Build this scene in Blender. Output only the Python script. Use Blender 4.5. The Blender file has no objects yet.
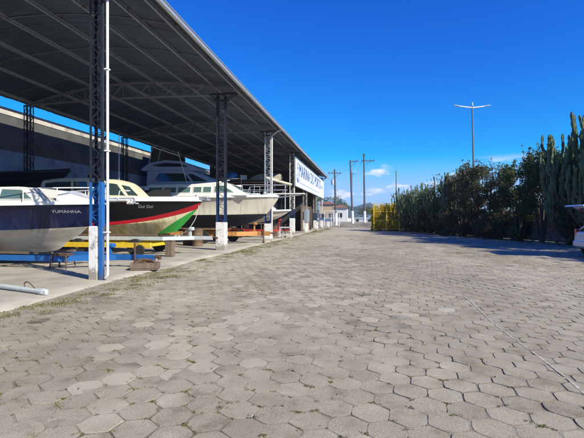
import bpy, math, random
import numpy as np
from mathutils import Vector, Matrix, noise as mnoise
R = math.radians
rnd = random.Random(7)
S = bpy.context.scene
COL = S.collection

# ---------------------------------------------------------------- camera
cam_d = bpy.data.cameras.new('camera'); cam = bpy.data.objects.new('camera', cam_d); COL.objects.link(cam)
cam.location = (0, 0, 1.55)
cam.rotation_euler = (R(89.86), 0, R(10.0))
cam_d.sensor_width = 36; cam_d.lens = 25.9; cam_d.clip_start = 0.05; cam_d.clip_end = 12000
S.camera = cam
# ---------------------------------------------------------------- sun and sky
SUN_EL = R(35.0)
sun_dir = Vector((0.87, -0.5, 0)).normalized() * math.cos(SUN_EL) + Vector((0, 0, math.sin(SUN_EL)))
sd = bpy.data.lights.new('sun', 'SUN'); sun = bpy.data.objects.new('sun', sd); COL.objects.link(sun)
sd.energy = 5.0; sd.angle = R(0.53); sd.color = (1.0, 0.945, 0.79)
sun.rotation_euler = sun_dir.to_track_quat('Z', 'Y').to_euler()
W = bpy.data.worlds.new('World'); S.world = W; W.use_nodes = True
wn, wl = W.node_tree.nodes, W.node_tree.links
wn.clear()
wo = wn.new('ShaderNodeOutputWorld'); bg = wn.new('ShaderNodeBackground')
sky = wn.new('ShaderNodeTexSky'); sky.sky_type = 'NISHITA'; sky.sun_disc = False
sky.sun_elevation = SUN_EL; sky.sun_rotation = math.atan2(sun_dir.x, sun_dir.y)
sky.altitude = 0; sky.air_density = 1.0; sky.dust_density = 0.15; sky.ozone_density = 3.5
hs = wn.new('ShaderNodeHueSaturation'); hs.inputs['Saturation'].default_value = 1.75; hs.inputs['Value'].default_value = 1.45; hs.inputs['Hue'].default_value = 0.515
wl.new(sky.outputs[0], hs.inputs['Color'])
# deepen the zenith the way the clear winter sky is
sr = wn.new('ShaderNodeSeparateColor'); wl.new(hs.outputs[0], sr.inputs[0]); cc = wn.new('ShaderNodeCombineColor')
def wmath(op, a, b, c=None, clamp=False):
    x = wn.new('ShaderNodeMath'); x.operation = op; x.use_clamp = clamp
    for i, q in enumerate((a, b, c)):
        if q is None: continue
        if isinstance(q, (int, float)): x.inputs[i].default_value = q
        else: wl.new(q, x.inputs[i])
    return x.outputs[0]
def soft(v, c): return wmath('DIVIDE', v, wmath('POWER', wmath('ADD', wmath('POWER', wmath('DIVIDE', v, c), 3.0), 1.0), 1 / 3))
wl.new(soft(wmath('MAXIMUM', wmath('MULTIPLY_ADD', sr.outputs[0], 1.0, -.36), 0.01), 3.2), cc.inputs[0])
wl.new(soft(wmath('MULTIPLY', wmath('POWER', wmath('DIVIDE', sr.outputs[1], 8.0), 1.35), 8 * 1.70), 5.6), cc.inputs[1])
wl.new(wmath('MULTIPLY', wmath('POWER', wmath('DIVIDE', sr.outputs[2], 8.0), .80), 8 * 1.12), cc.inputs[2])
# small fair-weather clouds low over the hills
tc = wn.new('ShaderNodeTexCoord')
mp = wn.new('ShaderNodeMapping'); mp.inputs['Scale'].default_value = (1, 1, 3.2); mp.inputs['Location'].default_value = (0.03, 0.25, 0.11)
wl.new(tc.outputs['Generated'], mp.inputs[0])
cn = wn.new('ShaderNodeTexNoise'); cn.inputs['Scale'].default_value = 9.0; cn.inputs['Detail'].default_value = 7; cn.inputs['Roughness'].default_value = 0.55
wl.new(mp.outputs[0], cn.inputs['Vector'])
cr = wn.new('ShaderNodeMapRange'); cr.interpolation_type = 'SMOOTHSTEP'
cr.inputs['From Min'].default_value = 0.535; cr.inputs['From Max'].default_value = 0.65
wl.new(cn.outputs[0], cr.inputs[0])
sep = wn.new('ShaderNodeSeparateXYZ'); wl.new(tc.outputs['Generated'], sep.inputs[0])
lo = wn.new('ShaderNodeMapRange'); lo.interpolation_type = 'SMOOTHSTEP'
lo.inputs['From Min'].default_value = 0.02; lo.inputs['From Max'].default_value = 0.06
hi = wn.new('ShaderNodeMapRange'); hi.interpolation_type = 'SMOOTHSTEP'
hi.inputs['From Min'].default_value = 0.138; hi.inputs['From Max'].default_value = 0.105
wl.new(sep.outputs[2], lo.inputs[0]); wl.new(sep.outputs[2], hi.inputs[0])
m1 = wn.new('ShaderNodeMath'); m1.operation = 'MULTIPLY'; m2 = wn.new('ShaderNodeMath'); m2.operation = 'MULTIPLY'
wl.new(lo.outputs[0], m1.inputs[0]); wl.new(hi.outputs[0], m1.inputs[1])
wl.new(m1.outputs[0], m2.inputs[0]); wl.new(cr.outputs[0], m2.inputs[1])
mx = wn.new('ShaderNodeMix'); mx.data_type = 'RGBA'
wl.new(m2.outputs[0], mx.inputs[0]); wl.new(cc.outputs[0], mx.inputs[6]); mx.inputs[7].default_value = (8.6, 8.8, 9.2, 1)
wl.new(mx.outputs[2], bg.inputs[0]); bg.inputs[1].default_value = 0.085
wl.new(bg.outputs[0], wo.inputs[0])
S.view_settings.view_transform = 'Standard'; S.view_settings.look = 'None'
S.view_settings.exposure = 0.45; S.view_settings.gamma = 1; S.view_settings.use_curve_mapping = False
S.render.engine = 'CYCLES'
S.cycles.max_bounces = 8; S.cycles.diffuse_bounces = 4; S.cycles.use_denoising = True

# ---------------------------------------------------------------- materials
def mat(name, col, rough=0.6, metal=0.0, var=0.0, scale=6.0, bump=0.0, bscale=None, spec=0.5, dirt=None, dscale=1.5, dmin=0.5, dmax=0.72, coat=0.0, stretch=None):
    m = bpy.data.materials.new(name); m.use_nodes = True
    n, l = m.node_tree.nodes, m.node_tree.links
    b = n['Principled BSDF']
    b.inputs['Roughness'].default_value = rough; b.inputs['Metallic'].default_value = metal
    b.inputs['Specular IOR Level'].default_value = spec
    if coat: b.inputs['Coat Weight'].default_value = coat; b.inputs['Coat Roughness'].default_value = 0.08
    c4 = (col[0], col[1], col[2], 1)
    t = n.new('ShaderNodeTexCoord'); vec = t.outputs['Object']
    if stretch:
        mpn = n.new('ShaderNodeMapping'); mpn.inputs['Scale'].default_value = stretch
        l.new(vec, mpn.inputs[0]); vec = mpn.outputs[0]
    last = None
    if var:
        nz = n.new('ShaderNodeTexNoise'); nz.inputs['Scale'].default_value = scale; nz.inputs['Detail'].default_value = 6
        l.new(vec, nz.inputs['Vector'])
        mr = n.new('ShaderNodeMapRange'); mr.inputs['From Min'].default_value = 0.3; mr.inputs['From Max'].default_value = 0.7
        mr.inputs['To Min'].default_value = 1 - var; mr.inputs['To Max'].default_value = 1 + var
        l.new(nz.outputs[0], mr.inputs[0])
        vm = n.new('ShaderNodeVectorMath'); vm.operation = 'SCALE'; vm.inputs[0].default_value = col
        l.new(mr.outputs[0], vm.inputs['Scale']); last = vm.outputs[0]
    if dirt:
        nz2 = n.new('ShaderNodeTexNoise'); nz2.inputs['Scale'].default_value = dscale; nz2.inputs['Detail'].default_value = 8; nz2.inputs['Roughness'].default_value = 0.65
        l.new(vec, nz2.inputs['Vector'])
        mr2 = n.new('ShaderNodeMapRange'); mr2.inputs['From Min'].default_value = dmin; mr2.inputs['From Max'].default_value = dmax
        l.new(nz2.outputs[0], mr2.inputs[0])
        mxn = n.new('ShaderNodeMix'); mxn.data_type = 'RGBA'
        l.new(mr2.outputs[0], mxn.inputs[0])
        if last: l.new(last, mxn.inputs[6])
        else: mxn.inputs[6].default_value = c4
        mxn.inputs[7].default_value = (*dirt, 1); last = mxn.outputs[2]
    if last: l.new(last, b.inputs['Base Color'])
    else: b.inputs['Base Color'].default_value = c4
    if bump:
        nb = n.new('ShaderNodeTexNoise'); nb.inputs['Scale'].default_value = bscale or scale * 4; nb.inputs['Detail'].default_value = 5
        l.new(vec, nb.inputs['Vector'])
        bp = n.new('ShaderNodeBump'); bp.inputs['Strength'].default_value = bump; bp.inputs['Distance'].default_value = 0.02
        l.new(nb.outputs[0], bp.inputs['Height']); l.new(bp.outputs[0], b.inputs['Normal'])
    return m

M = {}
M['white_paint'] = mat('white_paint', (.78, .77, .74), .6, var=.06, scale=3, dirt=(.42, .38, .32), dscale=2.2, dmin=.55, dmax=.75, bump=.15, bscale=30)
M['worn_white'] = mat('worn_white', (.76, .74, .70), .8, var=.08, scale=5, dirt=(.28, .24, .20), dscale=4.5, dmin=.52, dmax=.66, bump=.3, bscale=25)
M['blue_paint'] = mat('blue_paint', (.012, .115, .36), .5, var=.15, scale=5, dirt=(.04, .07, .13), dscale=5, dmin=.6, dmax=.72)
M['dark_steel'] = mat('dark_steel', (.016, .020, .032), .55, var=.25, scale=6, dirt=(.06, .045, .04), dscale=7, dmin=.58, dmax=.75)
M['roof_steel'] = mat('roof_steel', (.23, .27, .32), .6, var=.2, scale=4, dirt=(.09, .07, .06), dscale=4)
M['truss_steel'] = mat('truss_steel', (.17, .18, .20), .6, var=.2, scale=4)
M['rafter_steel'] = mat('rafter_steel', (.14, .15, .165), .6, var=.2, scale=4)
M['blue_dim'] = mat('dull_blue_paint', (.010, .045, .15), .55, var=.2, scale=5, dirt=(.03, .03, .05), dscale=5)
M['lamp_pole'] = mat('lamp_pole_grey', (.12, .14, .17), .5)
M['grey_steel'] = mat('grey_steel', (.42, .46, .50), .5, var=.15, scale=5, dirt=(.2, .15, .1), dscale=6, dmin=.6, dmax=.75)
M['galv'] = mat('galvanised', (.55, .56, .56), .4, metal=.6, var=.1, scale=9)
M['steel_rail'] = mat('stainless', (.75, .76, .78), .25, metal=.9)
M['gelcoat'] = mat('gelcoat', (.80, .79, .75), .22, var=.03, scale=2, coat=.5, dirt=(.62, .58, .50), dscale=1.6, dmin=.5, dmax=.8)
M['gelcoat_cream'] = mat('gelcoat_cream', (.60, .565, .47), .3, var=.04, scale=2, coat=.3, dirt=(.36, .31, .23), dscale=2.2, dmin=.48, dmax=.78, stretch=(2.4, 1, .45))
M['cream'] = mat('cream_paint', (.60, .55, .38), .4, var=.06, scale=3)
M['glass'] = mat('cabin_glass', (.03, .05, .05), .08, spec=.8)
M['glass_green'] = mat('green_glass', (.10, .17, .16), .08, spec=.9)
M['rubber'] = mat('rubber', (.02, .02, .021), .8, var=.2, scale=20)
M['rim'] = mat('rim_steel', (.5, .5, .5), .4, metal=.5)
M['rust'] = mat('rusty_steel', (.10, .055, .035), .85, var=.3, scale=12)
M['yellow'] = mat('yellow_paint', (.70, .48, .03), .5, var=.12, scale=6, dirt=(.2, .12, .04), dscale=5, dmin=.58, dmax=.75)
M['orange'] = mat('orange_paint', (.50, .24, .07), .6, var=.15, scale=6, dirt=(.2, .1, .05), dscale=4)
M['light_steel'] = mat('pale_grey_paint', (.50, .54, .52), .5, var=.08, scale=6, dirt=(.25, .2, .15), dscale=5, dmin=.58, dmax=.75)
M['red'] = mat('red_paint', (.38, .03, .03), .4)
M['wood'] = mat('old_wood', (.17, .12, .085), .9, var=.3, scale=8, bump=.5, stretch=(3, 3, .4))
M['black_canvas'] = mat('black_canvas', (.012, .012, .014), .85, var=.2, scale=4, bump=.3, bscale=5)
M['blue_canvas'] = mat('blue_canvas', (.05, .085, .16), .8, var=.12, scale=3, bump=.35, bscale=4)
M['slate_canvas'] = mat('slate_canvas', (.40, .46, .56), .6, var=.08, scale=3)
M['purple_tarp'] = mat('purple_tarp', (.15, .11, .17), .6, var=.2, scale=3, bump=.6, bscale=5)
M['tarp_blue'] = mat('blue_tarp', (.03, .16, .50), .5, bump=.6, bscale=6)
M['concrete_post'] = mat('concrete_post', (.42, .40, .36), .9, var=.15, scale=5, bump=.3, dirt=(.24, .21, .18), dscale=3)
M['pole_wood'] = mat('utility_pole', (.10, .10, .105), .9, var=.2, scale=4, bump=.3)
M['chrome_sign'] = mat('sign_white', (.82, .83, .84), .45, var=.02, scale=.6)
M['sign_blue'] = mat('sign_blue', (.03, .11, .33), .5)
M['sign_pale'] = mat('sign_pale_blue', (.30, .45, .66), .5)
M['letter_white'] = mat('letter_silver', (.38, .38, .43), .4)
M['meter_grey'] = mat('meter_box_grey', (.25, .30, .34), .5, var=.1, scale=4)
M['brown'] = mat('brown_timber', (.14, .09, .06), .8, var=.25, scale=5)
M['car_paint'] = mat('car_silver', (.78, .79, .80), .25, metal=.0, coat=1.0)
M['car_red'] = mat('lamp_red', (.45, .02, .02), .2, coat=1)
M['car_dark'] = mat('car_interior', (.02, .02, .022), .6)
M['trunk'] = mat('bark', (.11, .085, .065), .95, var=.3, scale=8, bump=.5)
M['cactus'] = mat('cactus_skin', (.085, .135, .058), .7, var=.4, scale=2.2, bump=.4, bscale=30, dirt=(.17, .16, .09), dscale=2.6, dmin=.5, dmax=.7)
M['cactus_trunk'] = mat('cactus_bark', (.12, .10, .07), .9, var=.3, scale=6, bump=.4)
M['house_wall'] = mat('plaster_white', (.66, .65, .60), .9, var=.06, scale=1)
M['house_tan'] = mat('plaster_tan', (.48, .36, .24), .9, var=.08, scale=1)
M['tile_red'] = mat('clay_tiles', (.22, .11, .075), .9, var=.2, scale=2)
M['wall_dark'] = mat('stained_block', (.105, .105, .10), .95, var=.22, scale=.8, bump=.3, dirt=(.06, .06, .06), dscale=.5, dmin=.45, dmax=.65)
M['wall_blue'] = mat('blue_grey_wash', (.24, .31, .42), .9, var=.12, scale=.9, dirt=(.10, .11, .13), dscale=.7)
M['band_cream'] = mat('cream_coping', (.50, .46, .38), .9, var=.2, scale=.8, dirt=(.25, .22, .18), dscale=1.2)
M['slab_fence'] = mat('precast_slab', (.30, .28, .26), .95, var=.25, scale=2.5, bump=.3, dirt=(.11, .10, .09), dscale=1.8, stretch=(1, 1, 2))

def splash(m, col, top=.55, amt=.85):
    n, l = m.node_tree.nodes, m.node_tree.links; b = n['Principled BSDF']; src = b.inputs['Base Color'].links[0].from_socket
    g = n.new('ShaderNodeNewGeometry'); sp = n.new('ShaderNodeSeparateXYZ'); l.new(g.outputs['Position'], sp.inputs[0])
    z = n.new('ShaderNodeTexNoise'); z.inputs['Scale'].default_value = 9; z.inputs['Detail'].default_value = 8; z.inputs['Roughness'].default_value = .7; l.new(g.outputs['Position'], z.inputs['Vector'])
    h = n.new('ShaderNodeMapRange'); h.inputs['From Min'].default_value = 0; h.inputs['From Max'].default_value = top; h.inputs['To Min'].default_value = .75; h.inputs['To Max'].default_value = 0; l.new(sp.outputs[2], h.inputs[0])
    a = n.new('ShaderNodeMath'); a.operation = 'ADD'; l.new(h.outputs[0], a.inputs[0]); l.new(z.outputs[0], a.inputs[1])
    r = n.new('ShaderNodeMapRange'); r.inputs['From Min'].default_value = .72; r.inputs['From Max'].default_value = .95; r.inputs['To Max'].default_value = amt; l.new(a.outputs[0], r.inputs[0])
    x = n.new('ShaderNodeMix'); x.data_type = 'RGBA'; l.new(r.outputs[0], x.inputs[0]); l.new(src, x.inputs[6]); x.inputs[7].default_value = (*col, 1); l.new(x.outputs[2], b.inputs['Base Color'])
splash(M['worn_white'], (.24, .20, .155)); splash(M['blue_paint'], (.09, .07, .06), .35, .6); splash(M['white_paint'], (.30, .26, .21), .3, .7)

def attr_mat(name, ca, cb, cc, rough=.7, spec=.3, trans=0.0):
    """leaf material: colour runs ca>cb>cc with the per-leaf attribute 'tint'"""
    m = bpy.data.materials.new(name); m.use_nodes = True
    n, l = m.node_tree.nodes, m.node_tree.links; b = n['Principled BSDF']
    a = n.new('ShaderNodeAttribute'); a.attribute_name = 'tint'
    r = n.new('ShaderNodeValToRGB'); e = r.color_ramp.elements
    e[0].color = (*ca, 1); e[1].color = (*cc, 1); x = e.new(.6); x.color = (*cb, 1)
    l.new(a.outputs['Fac'], r.inputs[0]); l.new(r.outputs[0], b.inputs['Base Color'])
    b.inputs['Roughness'].default_value = rough; b.inputs['Specular IOR Level'].default_value = spec
    if trans:
        td = n.new('ShaderNodeBsdfTranslucent'); l.new(r.outputs[0], td.inputs[0])
        ms = n.new('ShaderNodeMixShader'); ms.inputs[0].default_value = trans
        l.new(b.outputs[0], ms.inputs[1]); l.new(td.outputs[0], ms.inputs[2]); l.new(ms.outputs[0], n['Material Output'].inputs[0])
    return m
M['leaf_green'] = attr_mat('leaf_green', (.04, .07, .024), (.095, .135, .045), (.25, .27, .12), trans=.45)
M['leaf_brown'] = attr_mat('leaf_dry', (.05, .07, .028), (.125, .125, .06), (.32, .26, .16), trans=.42)
M['leaf_yellow'] = attr_mat('leaf_yellow', (.22, .20, .02), (.55, .43, .03), (.80, .62, .05), trans=.45)
M['grass'] = attr_mat('weed_grass', (.09, .10, .035), (.21, .20, .06), (.40, .34, .15), trans=.3)

# ---------------------------------------------------------------- helpers
def link(o, parent=None):
    COL.objects.link(o)
    if parent is not None: o.parent = parent
    return o
def tag(o, label=None, cat=None, group=None, kind=None):
    if label: o['label'] = label
    if cat: o['category'] = cat
    if group: o['group'] = group
    if kind: o['kind'] = kind
    return o
def thing(name, label, cat, loc=(0, 0, 0), rz=0, group=None):
    o = bpy.data.objects.new(name, None); COL.objects.link(o); o.empty_display_size = .2
    o.location = loc; o.rotation_euler = (0, 0, rz)
    return tag(o, label, cat, group)
def dup(root, loc, rz=None, label=None):
    r = root.copy(); COL.objects.link(r); r.location = loc
    if rz is not None: r.rotation_euler = (0, 0, rz)
    if label: r['label'] = label
    for ch in list(root.children):
        c = ch.copy(); COL.objects.link(c); c.parent = r
        for g in list(ch.children):
            d = g.copy(); COL.objects.link(d); d.parent = c
    return r
class MB:
    def __init__(s): s.v = []; s.f = []; s.m = []
    def add(s, vs, fs, mi=0):
        o = len(s.v); s.v += [tuple(v) for v in vs]; s.f += [tuple(i + o for i in f) for f in fs]; s.m += [mi] * len(fs); return s
    def box(s, c, d, rot=None, mi=0, bev=0.0):
        hx, hy, hz = d[0] / 2, d[1] / 2, d[2] / 2
        b = min(bev, hx * .9, hy * .9, hz * .9)
        if b > 0:
            vs = []; idx = {}
            for sx in (-1, 1):
                for sy in (-1, 1):
                    for sz in (-1, 1):
                        for k in range(3):
                            p = [sx * (hx - b), sy * (hy - b), sz * (hz - b)]
                            p[k] += (sx, sy, sz)[k] * b; idx[(sx, sy, sz, k)] = len(vs); vs.append(Vector(p))
            fs = []
            for k in range(3):
                a, c2 = [(1, 2), (2, 0), (0, 1)][k]
                for sg in (-1, 1):
                    q = []
                    for (u, w) in ((-1, -1), (1, -1), (1, 1), (-1, 1)):
                        sgn = [0, 0, 0]; sgn[k] = sg; sgn[a] = u; sgn[c2] = w; q.append(idx[(*sgn, k)])
                    fs.append(q if sg > 0 else q[::-1])
                for u in (-1, 1):
                    for w in (-1, 1):
                        q = []
                        for sg, kk in ((-1, a), (1, a), (1, c2), (-1, c2)):
                            sgn = [0, 0, 0]; sgn[k] = sg; sgn[a] = u; sgn[c2] = w; q.append(idx[(*sgn, kk)])
                        fs.append(q if u * w > 0 else q[::-1])
            for sx in (-1, 1):
                for sy in (-1, 1):
                    for sz in (-1, 1):
                        q = [idx[(sx, sy, sz, k)] for k in range(3)]
                        fs.append(q if sx * sy * sz > 0 else q[::-1])
        else:
            vs = [Vector((x, y, z)) for x in (-hx, hx) for y in (-hy, hy) for z in (-hz, hz)]
            fs = [(0, 1, 3, 2), (4, 6, 7, 5), (0, 4, 5, 1), (2, 3, 7, 6), (0, 2, 6, 4), (1, 5, 7, 3)]
        if rot is not None: vs = [rot @ v for v in vs]
        C = Vector(c); return s.add([v + C for v in vs], fs, mi)
    def bar(s, a, b, w, h=None, mi=0):
        a, b = Vector(a), Vector(b); d = b - a; L = d.length
        if L < 1e-6: return s
        q = d.to_track_quat('X', 'Z').to_matrix()
        return s.box((a + b) / 2, (L, w, h or w), q, mi)
    def tube(s, pts, r, n=8, mi=0, cap=True, star=0.0):
        pts = [Vector(p) for p in pts]; rs = r if isinstance(r, (list, tuple)) else [r] * len(pts)
        vs = []; up = Vector((0, 0, 1)); pu = None
        for i, p in enumerate(pts):
            t = (pts[min(i + 1, len(pts) - 1)] - pts[max(i - 1, 0)]).normalized()
            if pu is None:
                pu = t.cross(up) if abs(t.z) < .95 else t.cross(Vector((1, 0, 0)))
            u = (pu - t * pu.dot(t)).normalized(); pu = u; w = t.cross(u)
            for k in range(n):
                a = 2 * math.pi * k / n; rr = rs[i] * (1 - star if star and k % 2 else 1)
                vs.append(p + (u * math.cos(a) + w * math.sin(a)) * rr)
        fs = [(i * n + k, i * n + (k + 1) % n, (i + 1) * n + (k + 1) % n, (i + 1) * n + k) for i in range(len(pts) - 1) for k in range(n)]
        if cap: fs += [tuple(range(n))[::-1], tuple((len(pts) - 1) * n + k for k in range(n))]
        return s.add(vs, fs, mi)
    def cyl(s, a, b, r, n=16, mi=0): return s.tube([a, b], r, n, mi)
    def lathe(s, prof, c=(0, 0, 0), axis='Z', n=20, mi=0):
        vs = []
        for (r, h) in prof:
            for k in range(n):
                a = 2 * math.pi * k / n; x, y = r * math.cos(a), r * math.sin(a)
                v = (x, y, h) if axis == 'Z' else ((x, h, y) if axis == 'Y' else (h, x, y))
                vs.append(Vector(v) + Vector(c))
        m = len(prof)
        fs = [(i * n + k, i * n + (k + 1) % n, (i + 1) * n + (k + 1) % n, (i + 1) * n + k) for i in range(m - 1) for k in range(n)]
        fs += [tuple(range(n))[::-1], tuple((m - 1) * n + k for k in range(n))]
        return s.add(vs, fs, mi)
    def prism(s, poly, y0, y1, mi=0, yfun=None):
        """polygon in x,z extruded along y (yfun(x,z) -> half width scales both sides)"""
        n = len(poly)
        if yfun: vs = [(x, -yfun(x, z), z) for x, z in poly] + [(x, yfun(x, z), z) for x, z in poly]
        else: vs = [(x, y0, z) for x, z in poly] + [(x, y1, z) for x, z in poly]
        fs = [tuple(range(n)), tuple(range(2 * n - 1, n - 1, -1))] + [(i, i + n, (i + 1) % n + n, (i + 1) % n) for i in range(n)]
        return s.add(vs, fs, mi)
    def build(s, name, mats, parent=None, smooth=False, loc=None):
        me = bpy.data.meshes.new(name)
        v = s.v
        if loc is not None: v = [(a - loc[0], b - loc[1], c - loc[2]) for a, b, c in v]
        me.from_pydata(v, [], s.f)
        if not isinstance(mats, (list, tuple)): mats = [mats]
        for m in mats: me.materials.append(M[m] if isinstance(m, str) else m)
        me.polygons.foreach_set('material_index', s.m)
        me.update()
        if smooth:
            me.polygons.foreach_set('use_smooth', [True] * len(s.f))
            if smooth != 'all': me.set_sharp_from_angle(angle=R(38))
        import bmesh
        bm = bmesh.new(); bm.from_mesh(me); bmesh.ops.recalc_face_normals(bm, faces=bm.faces); bm.to_mesh(me); bm.free()
        o = bpy.data.objects.new(name, me); return link(o, parent)

def np_mesh(name, V, F, mats, parent=None, tint=None, nper=4, smooth=False):
    me = bpy.data.meshes.new(name)
    V = np.asarray(V, dtype=np.float32); F = np.asarray(F, dtype=np.int32)
    me.vertices.add(len(V)); me.vertices.foreach_set('co', V.ravel())
    me.loops.add(F.size); me.loops.foreach_set('vertex_index', F.ravel())
    me.polygons.add(len(F)); me.polygons.foreach_set('loop_start', np.arange(0, F.size, nper, dtype=np.int32))
    me.update(calc_edges=True)
    if tint is not None:
        a = me.attributes.new('tint', 'FLOAT', 'FACE'); a.data.foreach_set('value', np.asarray(tint, dtype=np.float32))
    if smooth: me.polygons.foreach_set('use_smooth', np.ones(len(F), dtype=bool))
    me.materials.append(M[mats] if isinstance(mats, str) else mats)
    me.validate()
    return link(bpy.data.objects.new(name, me), parent)

def text_mesh(txt, size=1.0, shear=0.0, space=1.0):
    c = bpy.data.curves.new('lettering', 'FONT'); c.body = txt; c.size = size; c.shear = shear; c.space_character = space
    c.align_x = 'CENTER'; c.align_y = 'CENTER'; c.resolution_u = 3
    o = bpy.data.objects.new('lettering', c); COL.objects.link(o)
    dg = bpy.context.evaluated_depsgraph_get()
    me = bpy.data.meshes.new_from_object(o.evaluated_get(dg)); v = [tuple(x.co) for x in me.vertices]; f = [tuple(p.vertices) for p in me.polygons]
    bpy.data.objects.remove(o); bpy.data.curves.remove(c); bpy.data.meshes.remove(me)
    return v, f

# ---------------------------------------------------------------- ground
def rise(x, y):
    t = max(0, min(1, (y - 60) / 20)); return .72 * t * t * (3 - 2 * t)
def ground_mat():
    m = bpy.data.materials.new('dirt_ground'); m.use_nodes = True
    n, l = m.node_tree.nodes, m.node_tree.links; b = n['Principled BSDF']; b.inputs['Roughness'].default_value = .95; b.inputs['Specular IOR Level'].default_value = .2
    g = n.new('ShaderNodeNewGeometry')
    a = n.new('ShaderNodeTexNoise'); a.inputs['Scale'].default_value = .35; a.inputs['Detail'].default_value = 9; l.new(g.outputs['Position'], a.inputs['Vector'])
    r = n.new('ShaderNodeValToRGB'); e = r.color_ramp.elements; e[0].position = .3; e[0].color = (.23, .20, .16, 1); e[1].position = .7; e[1].color = (.37, .335, .28, 1)
    x = e.new(.5); x.color = (.31, .28, .23, 1)
    l.new(a.outputs[0], r.inputs[0]); l.new(r.outputs[0], b.inputs['Base Color'])
    f = n.new('ShaderNodeTexNoise'); f.inputs['Scale'].default_value = 25; f.inputs['Detail'].default_value = 6; l.new(g.outputs['Position'], f.inputs['Vector'])
    bp = n.new('ShaderNodeBump'); bp.inputs['Strength'].default_value = .5; bp.inputs['Distance'].default_value = .02
    l.new(f.outputs[0], bp.inputs['Height']); l.new(bp.outputs[0], b.inputs['Normal'])
    return m
xs = [-4000, -1500, -500, -150, -60, -30, -19, -12, -8] + list(range(-6, 20, 2)) + [24, 32, 50, 120, 400, 1500, 4000]
ys = [-200, -50, -10, 0] + list(range(5, 60, 5)) + list(range(60, 84, 2)) + [90, 110, 160, 300, 800, 2000, 6000]
V = [(x, y, rise(x, y) - .035) for y in ys for x in xs]; nx = len(xs)
F = [(j * nx + i, j * nx + i + 1, (j + 1) * nx + i + 1, (j + 1) * nx + i) for j in range(len(ys) - 1) for i in range(nx - 1)]
tag(np_mesh('ground', V, F, ground_mat(), smooth=True), kind='structure')

def dustmask(x, y):
    """1 where blown sand fills and covers the joints (numpy or scalar through mathutils)"""
    a = mnoise.fractal(Vector((x * .33 + 11, y * .22 + 3, .7)), 1.0, 2.0, 4)
    b = mnoise.noise(Vector((x * 2.3, y * 1.9, 4.0)))
    side = 0.9 * max(0, min(1, (-x + .3) / 2.2)) * max(.35, min(1, (y) / 6.0)) if x < .3 else .25 * max(0, min(1, (x - 2.2) / 2.5))
    far = .25 * max(0, min(1, (y - 8) / 25))
    v = a * .8 + b * .9 + .55 * side + far * 1.8 - .34
    return max(0, min(1, (v + .08) / .5))

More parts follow.
